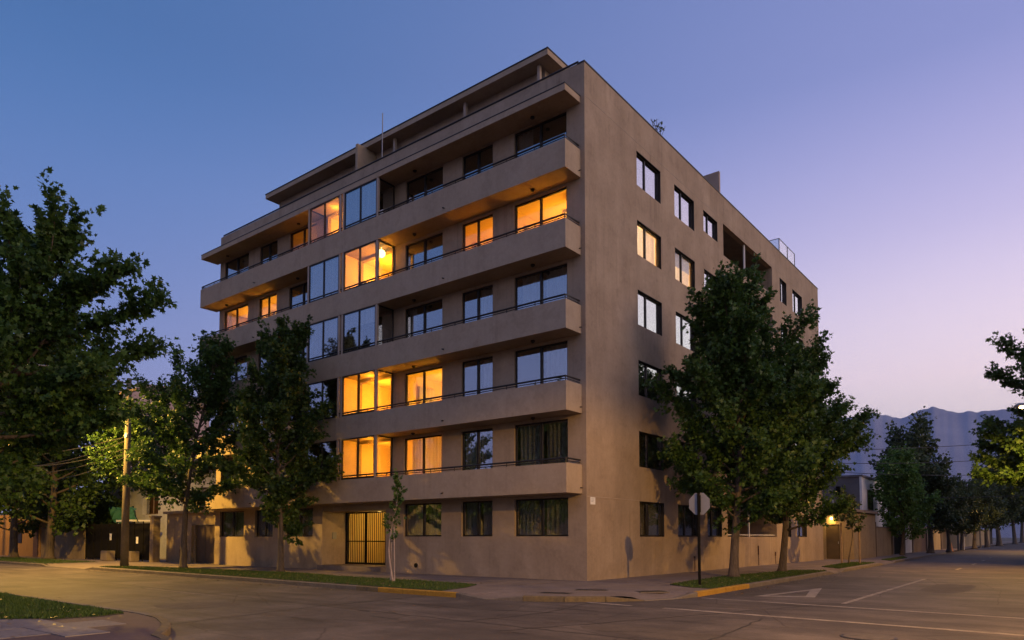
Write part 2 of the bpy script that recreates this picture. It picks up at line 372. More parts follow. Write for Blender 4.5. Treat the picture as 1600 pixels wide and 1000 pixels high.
# road markings and joints
def strip(name, pts, w, mat, z=-.116, jit=0, seed=1):
    rn = random.Random(seed); P = resample(pts, .35); mb = MB()
    for i, p in enumerate(P):
        d = P[min(i+1, len(P)-1)]-P[max(i-1, 0)]; d /= np.linalg.norm(d); q = np.array([-d[1], d[0]]); o = rn.uniform(-jit, jit)
        ww = w*(1+rn.uniform(-.2, .2)*(1 if jit else .5))
        mb.v += [(*(p+q*(ww/2+o)), z), (*(p-q*(ww/2-o)), z)]
    mb.f = [(2*i, 2*i+1, 2*i+3, 2*i+2) for i in range(len(P)-1)]
    return mb.build(name, mat, road)
strip('stop_line', [(4.95,-2.45), (11.9,-3.05)], .17, 'paint')
strip('crossing_line', [(3.3,-5.25), (4.55,-5.42)], .16, 'paint', seed=2)
strip('crossing_line', [(5.35,-5.44), (11.9,-5.9)], .19, 'paint', seed=3)
strip('centre_line', [(8.15,-1.9), (8.05,10.6)], .13, 'paint', seed=4)
for k, (x, y) in enumerate([(8.0,20), (7.9,28), (7.7,36), (7.5,44)]): strip('lane_dash', [(x, y), (x-.02, y+2.2)], .12, 'paint', seed=20+k)
strip('lane_dash', [(-9.6,-9.6), (-5.5,-9.75)], .07, 'paint_faded', seed=31)
# hollow give-way triangle
def tri(name, outer, inner, mat, z=-.116):
    MB().add([(*p, z) for p in outer]+[(*p, z) for p in inner], [(0,1,4,3), (1,2,5,4), (2,0,3,5)]).build(name, mat, road)
tri('give_way_triangle', [(5.78,-1.15), (7.16,-.55), (6.36,3.2)][::1], [(6.02,-.62), (6.85,-.25), (6.40,1.75)], 'paint')
for k, pts in enumerate([[(4.9,-10.6), (6.2,-7.2), (7.9,-2.2), (8.3,-1.9)], [(-30,-9.0), (-12,-9.25), (-3,-9.6), (3.6,-9.9), (12,-10.3)], [(-6.5,-6.2), (-6.1,-9.5), (-5.4,-13.3)], [(-1.0,-6.3), (-.9,-9.7), (-.2,-13.5)],
                         [(3.6,-9.9), (3.9,-7.8), (3.4,-5.2)], [(-14,-5.9), (-13.6,-9.3), (-13.5,-13.2)], [(8.2,-13.5), (8.15,-10.2), (7.7,-6)], [(4.6,8), (12.1,8.3)], [(4.3,16), (12,16.4)], [(-1,-7.9), (2.2,-8.2), (4.9,-7.4)]]):
    strip('tar_joint', pts, .045, 'tar', -.1165, .05, 40+k)
for k, (cx, cy, rx, ry, a) in enumerate([(-8.5,-8.3,1.6,.55,.05), (1.2,-10.6,1.1,.7,.2), (7.2,-9.2,1.5,.5,-.1), (-3.2,-11.4,.8,.8,0), (9.4,5.5,.6,2.2,0), (6.3,-4.1,.7,.45,.1)]):
    rn_ = random.Random(k+60); pts = []
    for i in range(18):
        t = 2*math.pi*i/18; q = 1/max(abs(math.cos(t)), abs(math.sin(t)))**.75*rn_.uniform(.93, 1.05); x, y = rx*math.cos(t)*q, ry*math.sin(t)*q
        pts.append((cx+x*math.cos(a)-y*math.sin(a), cy+x*math.sin(a)+y*math.cos(a), -.1185+.0001*k))
    MB().add(pts, [tuple(range(18))]).build('asphalt_patch', 'patch', road)
rp = random.Random(8)
for k in range(26):
    x, y = rp.uniform(-14, 11), rp.uniform(-12.6, -6.6); l = rp.uniform(.3, 1.2); a = rp.uniform(-.5, .5)
    strip('surface_crack', [(x, y), (x+l*math.cos(a), y+l*math.sin(a))], rp.uniform(.02, .07), 'tar', -.1163+k*1e-5, .05, 80+k)

def disc(mb, cx, cy, r, z0, z1, n=28): return mb.poly([(cx+r*math.cos(2*math.pi*i/n), cy+r*math.sin(2*math.pi*i/n)) for i in range(n)], z0, z1)
mh = thing('manhole_cover', 'round iron manhole cover in the road near the bottom edge', 'manhole', (9.85,-7.62,-.118))
disc(MB(), 0, 0, .40, 0, .006).build('rim', 'iron', mh); disc(MB(), 0, 0, .355, .006, .010).build('lid', 'lid', mh)
for k, (x, y, w, a, lab) in enumerate([(2.05,-4.75,.75,.3, 'dark iron drain cover in the corner pavement nearest the left ramp'), (2.2,-3.3,.8,.5, 'dark iron drain cover in the pavement before the building corner'), (3.7,-2.75,.7,.9, 'dark iron drain cover beside the ramp left of the stop sign')]):
    t = thing('drain_cover', lab, 'drain cover', (x, y, .002), a, 'iron covers in the corner pavement')
    MB().box(-w/2, w/2, -.17, .17, 0, .012).build('lid', 'iron', t); MB().box(-w/2-.05, w/2+.05, -.22, .22, -.02, .006).build('rim', 'kerb', t)

# grass
def in_poly(px, py, poly):
    c = np.zeros(len(px), bool); n = len(poly)
    for i in range(n):
        x1, y1 = poly[i]; x2, y2 = poly[i-1]
        cond = ((y1 > py) != (y2 > py)) & (px < (x2-x1)*(py-y1)/((y2-y1) or 1e-9)+x1); c ^= cond
    return c
def mesh_np(name, verts, faces_flat, nper, mat, rnd=None, parent=None):
    me = bpy.data.meshes.new(name); nv, nf = len(verts), len(faces_flat)//nper
    me.vertices.add(nv); me.vertices.foreach_set('co', verts.astype(np.float32).ravel())
    me.loops.add(nf*nper); me.loops.foreach_set('vertex_index', faces_flat.astype(np.int32))
    me.polygons.add(nf); me.polygons.foreach_set('loop_start', np.arange(0, nf*nper, nper, dtype=np.int32))
    me.update(calc_edges=True)
    if rnd is not None:
        a = me.attributes.new('rnd', 'FLOAT', 'FACE'); a.data.foreach_set('value', rnd.astype(np.float32))
    me.materials.append(M[mat]); o = bpy.data.objects.new(name, me); COL.objects.link(o)
    if parent: o.parent = parent
    return o
def lawn(poly, dens, h, label, seed, bare=.0):
    g = np.random.default_rng(seed); xs, ys = [p[0] for p in poly], [p[1] for p in poly]
    A = (max(xs)-min(xs))*(max(ys)-min(ys)); N = int(A*dens)
    px, py = g.uniform(min(xs), max(xs), N), g.uniform(min(ys), max(ys), N); k = in_poly(px, py, poly); px, py = px[k], py[k]; N = len(px)
    patch = .5+.5*np.sin(px*2.1+np.sin(py*3)*1.3)*np.sin(py*2.7+np.cos(px*1.7)*1.5)
    keep = g.random(N) > bare*patch; px, py, patch = px[keep], py[keep], patch[keep]; N = len(px)
    hh = h*g.uniform(.5, 1.25, N)*(.75+.5*patch); a = g.uniform(0, 6.28, N); w = .012; ln = g.normal(0, .35, (N, 2))*hh[:, None]
    b0 = np.stack([px-np.cos(a)*w, py-np.sin(a)*w, np.full(N, .01)], 1); b1 = np.stack([px+np.cos(a)*w, py+np.sin(a)*w, np.full(N, .01)], 1)
    tp = np.stack([px+ln[:, 0], py+ln[:, 1], hh+.01], 1)
    V = np.stack([b0, b1, tp], 1).reshape(-1, 3)
    o = mesh_np('grass', V, np.arange(3*N), 3, 'grass', np.clip(g.normal(.45, .25, N)+.25*(patch-.5), 0, 1)); o['kind'] = 'stuff'; o['label'] = label; o['category'] = 'grass'
    MB().poly(poly, -.02, .016).build('soil', 'soil', o)
lawn([(-24.3,-5.05), (-12,-5.5), (-3,-5.98), (-.75,-6.0), (-1.1,-4.6), (-1.6,-3.6), (-4.2,-3.35), (-8.4,-3.3), (-11.2,-2.75), (-17,-3.1), (-23.6,-4.0)], 900, .05, 'long lawn strip between the kerb and the building front', 1, .35)
lawn([(2.9,0), (3.9,-.75), (4.55,-.8), (4.2,12.2), (3.0,11.7), (2.45,5.4)], 1000, .05, 'lawn strip under the two big trees by the stop sign', 2, .4)
lawn([(2.9,16.4), (4.05,14.9), (3.75,24.0), (2.6,23.6)], 500, .06, 'lawn patch round the staked sapling down the right street', 3, .2)
lawn([(2.9,30), (3.7,28.6), (3.4,36), (2.5,39.6)], 300, .07, 'small far lawn patch down the right street', 4, .2)
lawn([(-12.5,-13.55), (-1.5,-13.72), (-1.35,-14.2), (-1.5,-14.9), (-2.2,-15.5), (-12.5,-15.55)], 1500, .06, 'green lawn on the near corner at the lower left', 5, .15)
lawn([(-70,-5.0), (-31.0,-5.1), (-31.4,-2.3), (-70,-2.3)], 120, .09, 'dim lawn strip under the far left trees', 6, .3)

# ------------------------------------------------------------------ apartment building
ZB, H, HB, P, XR, XL, W, ZR, L = 2.841, 2.65, .957, .934, -.162, -23.15, 22.88, 17.395, 28.01
bld = thing('apartment_building', 'six storey brown stucco apartment block with long balconies and glowing windows', 'building')
def wall_holes(face, a0, a1, z0, z1, holes, th):
    """face F: a = x, depth into +y ; face R: a = y, depth into -x"""
    A = sorted({a0, a1, *[h[0] for h in holes], *[h[1] for h in holes]}); Z = sorted({z0, z1, *[h[2] for h in holes], *[h[3] for h in holes]})
    pt = (lambda a, d, z: (a, d, z)) if face == 'F' else (lambda a, d, z: (-d, a, z))
    solid = lambda i, j: 0 <= i < len(A)-1 and 0 <= j < len(Z)-1 and not any(h[0] <= (A[i]+A[i+1])/2 <= h[1] and h[2] <= (Z[j]+Z[j+1])/2 <= h[3] for h in holes)
    mb = MB()
    def q(*p): mb.add(p, [(0,1,2,3)])
    for i in range(len(A)-1):
        for j in range(len(Z)-1):
            if not solid(i, j): continue
            l, r, b, t = A[i], A[i+1], Z[j], Z[j+1]
            q(pt(l,0,b), pt(r,0,b), pt(r,0,t), pt(l,0,t)); q(pt(r,th,b), pt(l,th,b), pt(l,th,t), pt(r,th,t))
            if not solid(i-1, j): q(pt(l,th,b), pt(l,0,b), pt(l,0,t), pt(l,th,t))
            if not solid(i+1, j): q(pt(r,0,b), pt(r,th,b), pt(r,th,t), pt(r,0,t))
            if not solid(i, j-1): q(pt(l,th,b), pt(r,th,b), pt(r,0,b), pt(l,0,b))
            if not solid(i, j+1): q(pt(l,0,t), pt(r,0,t), pt(r,th,t), pt(l,th,t))
    return mb
def mbox(mb, face, a0, a1, d0, d1, z0, z1):
    return mb.box(a0, a1, d0, d1, z0, z1) if face == 'F' else mb.box(-d1, -d0, a0, a1, z0, z1)
def room_box(face, a0, a1, d0, d1, z0, z1):
    pt = (lambda a, d, z: (a, d, z)) if face == 'F' else (lambda a, d, z: (-d, a, z))
    v = [pt(a,d,z) for z in (z0, z1) for d in (d0, d1) for a in (a0, a1)]
    return MB().add(v, [(0,1,3,2), (4,6,7,5), (0,2,6,4), (1,5,7,3), (2,3,7,6)])
def drape(mb, face, a0, a1, d, z0, z1, seed, amp=.05, wl=.19):
    rn = random.Random(seed); n = max(8, int((a1-a0)/.025)); k = len(mb.v); ph = rn.uniform(0, 6)
    for i in range(n+1):
        a = a0+(a1-a0)*i/n; o = amp*math.sin(ph+6.283*(a-a0)/wl+.8*math.sin(a*5+ph))
        for z in (z0, z1):
            mb.v.append((a, d+o, z) if face == 'F' else (-(d+o), a, z))
    for i in range(n): mb.f.append((k+2*i, k+2*i+2, k+2*i+3, k+2*i+1))
    return mb
WARM = (1, .37, .022)
def window(face, a0, a1, z0, z1, rec, lit=0, curtain=None, split=.5, glass='glass', depth=3.0, pad=.28, seed=0, col=WARM, label=None, lining=False):
    fw = .055; d0, d1 = rec, rec+.07
    mb = MB(); e = .003
    for (p, q, r, s) in ((a0+e, a0+fw, z0+e, z1-e), (a1-fw, a1-e, z0+e, z1-e), (a0+fw, a1-fw, z0+e, z0+fw), (a0+fw, a1-fw, z1-fw, z1-e)): mbox(mb, face, p, q, d0, d1, r, s)
    am = a0+(a1-a0)*split; mbox(mb, face, am-.035, am+.035, d0-.012, d1-.002, z0+fw, z1-fw)
    if lining:
        mbox(mb, face, a1-.014, a1-.002, .004, d0, z0+.003, z1-.003); mbox(mb, face, a0+.002, a1-.016, .004, d0, z1-.014, z1-.002); mbox(mb, face, a0+.002, a0+.012, .004, d0, z0+.003, z1-.016)
    w = mb.build('window', 'frame', bld)
    if label: w['label'] = label
    if lit and glass == 'glass': glass = 'glass_lit'
    for (p, q, o) in ((a0+fw, am-.035, .028), (am+.035, a1-fw, .04)):
        mbox(MB(), face, p, q, d0+o, d0+o+.008, z0+fw, z1-fw).build('pane', glass, w)
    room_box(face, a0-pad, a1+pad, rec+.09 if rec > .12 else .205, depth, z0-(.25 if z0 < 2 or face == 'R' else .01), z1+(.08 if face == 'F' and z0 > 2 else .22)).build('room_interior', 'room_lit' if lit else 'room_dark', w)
    if curtain:
        for (m, s0, s1, zz0) in curtain:
            cb = MB(); A0 = a0+.03+(a1-a0-.06)*s0; A1 = a0+.03+(a1-a0-.06)*s1
            if m == 'blind': mbox(cb, face, A0, A1, d1+.05, d1+.056, z0+(z1-z0)*zz0, z1-.01)
            else: drape(cb, face, A0, A1, d1+.13, z0+(z1-z0)*zz0, z1-.01, seed+int(s0*100))
            cb.build('roller_blind' if m == 'blind' else 'curtain', m, w)
    if lit and face == 'F':
        rn = random.Random(seed); wd = a1-a0; zb0 = z0
        f1 = MB().box(a0+wd*.05, a0+wd*.05+.7, depth-.45, depth-.02, zb0, zb0+rn.uniform(1.5, 1.95)); f1.build('wardrobe', 'wood', w)
        MB().box(a0+wd*.52, a0+wd*.52+rn.uniform(.5, .8), depth-.05, depth-.015, zb0+1.35, zb0+1.85).build('picture', 'curtain_grey', w)
        MB().box(a0-.2, a0-.15, 1.0, 1.9, zb0, zb0+2.0).build('inner_door', 'curtain', w)
        if seed % 2: MB().tube([(a0+wd*.7, 1.2, z1+.07), (a0+wd*.7, 1.2, z1-.25), (a0+wd*.7, 1.2, z1-.42)], [.012, .03, .2], 14).build('pendant_shade', 'curtain', w)
    if lit:
        a, d, z = (a0+a1)/2, 1.7, z1-.12
        loc = (a, d, z) if face == 'F' else (-d, a, z)
        lm = MB(); disc(lm, 0, 0, .17, 0, .10, 20); lo = lm.build('ceiling_lamp', 'white', w); lo.location = (loc[0], loc[1], loc[2]+(.09 if face == 'F' else .22))
        point_light('room_light', (loc[0], loc[1], loc[2]-(.95 if face == 'F' else .3)), lit, col, .12)
    return w
CW = [(-2.98,-.72), (-5.5,-3.98), (-8.61,-6.52)]
CL = [(-22.42,-20.16), (-19.16,-17.64), (-16.62,-14.53)]
EN = [(-11.45,-9.42), (-13.73,-11.67)]
ENT = (-13.84,-9.65)
holes = []
for k in range(5):
    z = ZB+k*H
    holes += [(a, b, z+.2, z+2.54) for a, b in CW+CL] + [(a, b, z+.2, z+2.54) for a, b in EN]
holes += [(a, b, 1.45, 2.75) for a, b in CW+CL] + [(*ENT, -.1, 2.76)]
wall_holes('F', -W, -.25, -.2, ZR, holes, .2).build('front_wall', 'stucco', bld)
CR = [(3.63,5.62), (6.86,8.82), (9.80,11.40), (20.3,21.5), (22.62,24.5)]
LOG = (12.08, 19.0)
rh = []
for k in range(-1, 5):
    z = 14.6+(k-4)*H; g = k < 0
    for i, (a, b) in enumerate(CR):
        rh.append((a, b, 1.44 if g else z+(.37 if i == 2 else 0), 2.74 if g else z+1.32))
    rh.append((*LOG, 1.44 if g else z-.02, 2.70 if g else z+1.5))
wall_holes('R', 0, L, -.2, ZR, rh, .25).build('side_wall', 'stucco', bld)
MB().box(-W, -W+.2, .2, L, -.2, ZR).build('left_wall', 'stucco', bld)
MB().box(-W+.2, -.25, L-.2, L, -.2, ZR).build('back_wall', 'stucco', bld)
MB().box(-W+.2, -.25, .2, L-.2, 16.1, 16.3).build('roof_deck', 'kerb', bld)
# coping and roof edge rails
cp = MB(); cp.box(-.27, .02, -.02, L+.02, ZR+.001, ZR+.05); cp.build('coping', 'coping', bld)
r = MB(); r.tube([(-W+.1, .1, ZR+.17), (-.30, .1, ZR+.17)], .034, 6)
for i in range(21): x = -W+.1+i*(W-.4)/20; r.tube([(x, .1, ZR), (x, .1, ZR+.17)], .014, 5)
r.build('roof_rail', 'rail', bld)
MB().box(-W, -.28, -.008, .21, ZR+.001, ZR+.03).build('coping', 'stucco_balcony', bld)
# pale construction joint and street number plate on the side wall
MB().box(.0005, .008, .02, 3.6, 2.745, 2.775).build('pale_joint', 'post', bld)
MB().box(.0005, .006, .02, L-.05, 16.235, 16.25).build('render_joint', 'post', bld)
pl = MB().box(.001, .012, .22, .52, 2.50, 2.74).build('street_plate', 'white', bld)
pm = MB()
for i, z in enumerate((2.69, 2.645, 2.60)): pm.box(.0125, .014, .26, .26+.2-.03*i, z-.012, z)
pm.build('plate_marks', 'signback', pl)
# balconies
for k in range(5):
    z = ZB+k*H; t = .12
    mb = MB()
    mb.box(XL, XR, -P, -P+t, z, z+HB); mb.box(XR-t, XR, -P+t, -.002, z+.001, z+HB); mb.box(XL, XL+t, -P+t, -.002, z+.001, z+HB)
    mb.box(XL+t, XR-t, -P+t, -.002, z+.002, z+.17)
    b = mb.build('balcony', 'stucco_balcony', bld, bevel=.006)
    zr = z+HB; r = MB()
    yy = -P+.05; xa, xb = XR-.05, XL+.05
    r.tube([(xa, -.05, zr+.15), (xa, yy, zr+.15), (xb, yy, zr+.15), (xb, -.05, zr+.15)], .032, 6)
    r.tube([(xa, -.05, zr+.065), (xa, yy, zr+.065), (xb, yy, zr+.065), (xb, -.05, zr+.065)], .016, 5)
    for i in range(20):
        x = xb+(xa-xb)*i/19; r.tube([(x, yy, zr-.01), (x, yy, zr+.15)], .016, 5)
    r.build('rail', 'rail', b)
    for x in (-5.56, -18.05): MB().tube([(x, -P+.05, z+.2), (x+.02, -P-.11, z+.17)], .022, 7).build('drain_spout', 'rail', b)
    MB().tube([(XR-.02, -.12, z+.2), (XR+.1, -.14, z+.18)], .018, 6).build('drain_spout', 'rail', b)
    # light fixtures under this slab
    for x in (-1.9, -7.72, -15.43, -21.55):
        if k > 0:
            f = MB(); disc(f, x, -.36, .075, z-.05, z, 12); disc(f, x, -.36, .04, z-.085, z-.05, 10); f.build('soffit_fixture', 'rail', b)
# eave slab
ev = MB().box(XL, XR, -P, -.002, 16.02, 16.24).build('eave_slab', 'stucco_balcony', bld, bevel=.006)
MB().box(XL-.012, XR+.012, -P-.012, -P+.06, 16.242, 16.275).box(XR-.06, XR+.012, -P+.06, -.004, 16.242, 16.275).box(XL-.012, XL+.06, -P+.06, -.004, 16.242, 16.275).build('eave_strip', 'coping', ev)  # thin dark strip along the front and ends of the eave slab's top
for x in (-1.9, -7.72, -15.43, -21.55):
    f = MB(); disc(f, x, -.36, .075, 15.97, 16.02, 12); f.build('soffit_fixture', 'rail', ev)
# front windows : lit power and curtains by (floor, column)
LIT = {(3,'W1'): 150, (3,'W2'): 80, (1,'W3'): 165, (0,'W3'): 170, (3,'L1'): 150, (3,'L2'): 130, (4,'L3'): 25}
CUR = {(0,'W3'): [('curtain',.12,1,0)], (0,'W1'): [('curtain_grey',0,.42,0), ('curtain',.55,.95,0)], (0,'W2'): [('curtain_grey',0,.48,0), ('curtain_grey',.55,.98,0)],
       (1,'W1'): [('curtain_grey',.55,1,0)], (1,'W2'): [('curtain_grey',.6,1,0)], (2,'W1'): [('curtain_grey',.05,.45,0), ('curtain_grey',.55,1,0)], (2,'W2'): [('curtain_grey',.5,1,0)],
       (2,'W3'): [('curtain_grey',0,.2,0)], (3,'L1'): [('curtain',0,.10,0), ('curtain',.92,1,0)], (4,'L1'): [('curtain_grey',.6,1,0)], (4,'W1'): [('curtain_grey',0,.3,0)], (1,'L1'): [('curtain_grey',0,.5,0)], (0,'L1'): [('curtain_grey',.1,.9,0)], (0,'L2'): [('curtain_grey',0,1,0)]}
WCOL = {(3,'W1'): (1, .40, .025), (3,'W2'): (1, .36, .02), (1,'W3'): (1, .44, .025), (0,'W3'): (1, .38, .03), (3,'L1'): (1, .42, .05), (3,'L2'): (1, .44, .04)}
for k in range(5):
    z = ZB+k*H
    for nm, (a, b) in zip(('W1','W2','W3','L1','L2','L3'), CW+CL):
        window('F', a, b, z+.205, z+2.54, .06, LIT.get((k, nm), 0), CUR.get((k, nm)), seed=k*31+ord(nm[1])*7+ord(nm[0]), col=WCOL.get((k, nm), WARM), label='lit orange balcony window' if (k, nm) in LIT else None)
for i, (a, b) in enumerate(CW+CL):
    window('F', a, b, 1.45, 2.75, .1, 0, [('curtain_grey',0,.47,0), ('curtain_grey' if i % 2 else 'curtain',.53,1,0)], seed=200+i)
# glazed balcony bays
LITE = {(3,0): 230, (1,0): 190, (0,0): 105, (4,1): 150}
for k in range(5):
    z0, z1 = ZB+k*H+HB, ZB+(k+1)*H - (.07 if k == 4 else 0)
    for i, (e0, e1) in enumerate([(-11.5,-9.25), (-13.9,-11.62)]):
        y0 = -P+.012; lit = LITE.get((k, i), 0)
        fr = MB(); fw = .05
        fr.box(e0+.1, e1-.1, y0+.01, y0+.07, z0+.002, z0+fw); fr.box(e0+.1, e1-.1, y0+.01, y0+.07, z1-fw, z1-.003)
        m = (e0+e1)/2; fr.box(m-.028, m+.028, y0+.005, y0+.075, z0+fw, z1-fw)
        fr.box(e0+.1, e0+.15, y0+.012, y0+.068, z0+fw, z1-fw); fr.box(e1-.15, e1-.1, y0+.012, y0+.068, z0+fw, z1-fw)
        en = fr.build('balcony_enclosure', 'frame', bld)
        if lit: en['label'] = 'glazed balcony bay glowing orange'
        pp = MB(); pp.box(e0+.002, e0+.1, y0, y0+.09, z0+.002, z1-.003).build('post', 'post', en)
        MB().box(e1-.1, e1-.002, y0, y0+.09, z0+.002, z1-.003).build('post', 'post', en)
        for a, b in ((e0+.15, m-.028), (m+.028, e1-.15)): MB().box(a, b, y0+.035, y0+.043, z0+fw, z1-fw).build('pane', 'glass_lit' if lit else 'glass', en)
        # side return : bay 0 on its right, bay 1 on its left
        x = e1-.05 if i == 0 else e0+.05
        sf = MB(); sf.box(x-.025, x+.025, y0+.09, -.004, z1-fw, z1-.004); sf.box(x-.025, x+.025, y0+.09, -.004, z0+.003, z0+fw); sf.box(x-.025, x+.025, -.05, -.005, z0+fw, z1-fw)
        sf.build('side_frame', 'frame', en)
        MB().box(x-.004, x+.004, y0+.09, -.05, z0+fw, z1-fw).build('side_pane', 'glass_clear' if lit else 'glass', en)
        if i == 0: MB().box(-11.60, -11.52, y0+.1, -.004, ZB+k*H+.172, z1-.004).build('bay_partition', 'room_lit', en)
        MB().box(x-.03, x+.03, y0+.13, -.004, ZB+k*H+.172, z0).build('side_skirt', 'post', en)
        h0, h1 = EN[i]
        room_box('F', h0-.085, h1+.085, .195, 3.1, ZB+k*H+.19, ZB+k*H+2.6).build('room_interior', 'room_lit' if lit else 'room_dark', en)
        if (k, i) in ((3, 1), (2, 1)): drape(MB(), 'F', e0+.15, e1-.15, y0+.16, z0-.2, z1-.06, k*5+i, .03, .15).build('curtain', 'blind', en)
        if (k, i) == (2, 0): MB().box(e0+.14, e1-.14, y0+.1, y0+.106, z0+(z1-z0)*.62, z1-.06).build('roller_blind', 'blind', en)
        if (k, i) == (4, 0): MB().box(e0+.14, e1-.14, y0+.1, y0+.106, z0+(z1-z0)*.1, z1-.06).build('roller_blind', 'curtain_grey', en)
        if (k, i) == (4, 1): MB().box(m-.62, m-.05, .55, .6, z0+.1, z0+.75).build('picture_frame', 'curtain', en)
        if lit:
            px = -9.75 if k == 3 else (e0+e1)/2; py = -.28 if k == 3 else .9
            lm = MB(); pts = [] if k != 3 else [(px, py, z1-.26-.17*math.cos(math.pi*j/8)) for j in range(9)]
            if k == 3: lm.tube(pts, [max(.005, .17*math.sin(math.pi*j/8)) for j in range(9)], 16)
            lm.tube([(px, py, z1-.11 if k == 3 else z1-.05), (px, py, z1-.003)], .012 if k == 3 else .11, 10); lm.build('ceiling_lamp', 'lampglow' if k == 3 else 'white', en, True)
            point_light('room_light', (m, .75, z1-.9), lit, WARM, .15)
            point_light('room_light', (px, py, z1-.52) if k == 3 else (m, -.3, z1-.25), lit*.22, WARM, .1)
# side windows
SL = {(3,0): 260, (3,1): 220}
PALE = (1, .70, .36)
for k in range(-1, 5):
    z = 14.6+(k-4)*H; g = k < 0
    for i, (a, b) in enumerate(CR):
        za, zb2 = (1.44, 2.74) if g else (z+(.37 if i == 2 else 0), z+1.32)
        lit = SL.get((k, i), 0)
        if lit: cu = [('curtain',0,.5,0), ('curtain',.5,1,0)] if i == 0 else [('blind',0,.96,.55), ('curtain',0,1,0)]
        elif g: cu = [('curtain' if i == 0 else 'curtain_grey',0,.45,0), ('curtain_grey',.5,.95,0)]
        elif k == 0: cu = [('curtain_grey',0,1,0)]
        elif k == 4 and i == 0: cu = [('blind',0,1,.72)]
        else: cu = [('blind',0,1,.12)] if (k+i) % 2 else [('curtain',0,1,0)]
        window('R', a, b, za+.002, zb2, .09, lit, cu, .4, 'glass_lit' if lit else 'glass_side' if not g else 'glass', 2.2, .2, 300+k*9+i, PALE, 'softly lit cream window' if lit else None, lining=True)
    z0, z1 = (1.44, 2.70) if g else (z-.02, z+1.5)
    lg = room_box('R', LOG[0]-.02, LOG[1]+.02, .245, 2.0, z0-1.0, z1+.003).build('loggia', 'stucco_balcony', bld)
    MB().box(-.16, -.09, 15.1, 15.17, z0, z1).build('post', 'white', lg)
    MB().box(-.13, -.10, LOG[0], LOG[1], z0+.08, z0+.11).build('rail', 'white', lg)
    mb = MB(); mb.box(-1.99, -1.94, 13.0, 14.9, z0-.9, z1-.35); mb.build('loggia_door', 'frame', lg); mb = MB(); mb.box(-1.99, -1.94, 15.8, 18.4, z0-.2, z1-.35); mb.build('loggia_door', 'frame', lg)
# penthouse
PX0, PX1 = -20.4, -2.95
ph = [(-9.75,-7.25,16.9,19.0), (-11.9,-10.45,16.9,18.95), (-16.2,-14.0,16.3,19.05)]
pw = wall_holes('F', PX0, PX1, 16.3, 19.36, [(a, b, c-1.9*0, d) for a, b, c, d in ph], .2)
po = pw.build('penthouse_wall', 'stucco', bld); po.location = (0, 1.88, 0)
MB().box(PX1-.2, PX1, 2.085, 8, 16.3, 19.36).build('penthouse_wall', 'stucco', bld); MB().box(PX0, PX0+.2, 2.085, 8, 16.3, 19.36).build('penthouse_wall', 'stucco', bld)
MB().box(PX0+.2, PX1-.2, 7.8, 8, 16.3, 19.36).build('penthouse_wall', 'stucco', bld)
for a, b, c, d in ph:
    w = MB().box(a+.002, b-.002, 1.98, 2.03, c, c+.05).box(a+.002, a+.05, 1.98, 2.03, c+.05, d-.06).box(b-.05, b-.002, 1.98, 2.03, c+.05, d-.06).box(a+.002, b-.002, 1.98, 2.03, d-.06, d-.003).box((a+b)/2-.03, (a+b)/2+.03, 1.97, 2.03, c+.05, d-.06).build('window', 'frame', bld)
    for p, q in ((a+.05, (a+b)/2-.03), ((a+b)/2+.03, b-.05)): MB().box(p, q, 2.0, 2.01, c+.05, d-.06).build('pane', 'glass', w)
    room_box('F', a-.1, b+.1, 2.09, 5, 16.32, 19.3).build('room_interior', 'room_dark', w)
MB().box(-12.75, -12.6, .75, 1.87, 16.31, 19.35).build('terrace_partition', 'stucco_balcony', bld)
for x in (-2.98, -6.75, -11.0): MB().box(x-.06, x+.06, 1.5, 1.62, 16.31, 19.35).build('terrace_post', 'post', bld)
rs = MB().box(-20.68, -2.36, 1.22, 9, 19.362, 19.58).build('penthouse_roof', 'stucco_balcony', bld, bevel=.006)
MB().box(-20.7, -2.34, 1.2, 9.02, 19.582, 19.63).build('coping', 'coping', rs)
MB().box(-4, -.5, 12.95, 13.1, 16.3, 19.15).build('roof_screen', 'soffit', bld)
MB().tube([(-10.42, .3, 16.3), (-10.42, .3, 19.72)], .022, 6).build('roof_mast', 'signback', bld)
rg = MB()
for (x, y) in ((-.95,21.3), (-.3,21.3), (-.3,22.8), (-.3,24.2)): rg.box(x-.02, x+.02, y-.02, y+.02, 17.3, 18.55)
rg.box(-.95, -.28, 21.285, 21.315, 18.55, 18.58); rg.box(-.315, -.285, 21.315, 24.2, 18.55, 18.58)
rg = rg.build('terrace_railing', 'rail', bld)
MB().box(-.93, -.32, 21.296, 21.304, 17.4, 18.54).build('glass_panel', 'glass', rg); MB().box(-.304, -.296, 21.33, 22.77, 17.4, 18.54).build('glass_panel', 'glass', rg); MB().box(-.304, -.296, 22.83, 24.17, 17.4, 18.54).build('glass_panel', 'glass', rg)
bp = thing('balcony_plant', 'small bushy plant on the glazed balcony below the bright pendant lamp', 'plant', (-10.5, -.62, ZB+3*H+.17)); MB().tube([(0,0,0), (0,0,.28)], [.12,.16], 12).build('pot', 'kerb_yellow', bp); MB().tube([(0,0,.28), (.02,.01,.7)], .012, 5).build('stem', 'cable', bp)
# small downpipe bracket profile on the far corner
MB().box(.001, .09, L-.35, L-.1, 13.1, 13.35).box(.001, .05, L-.27, L-.19, 3, 13.1).build('downpipe', 'stucco', bld)
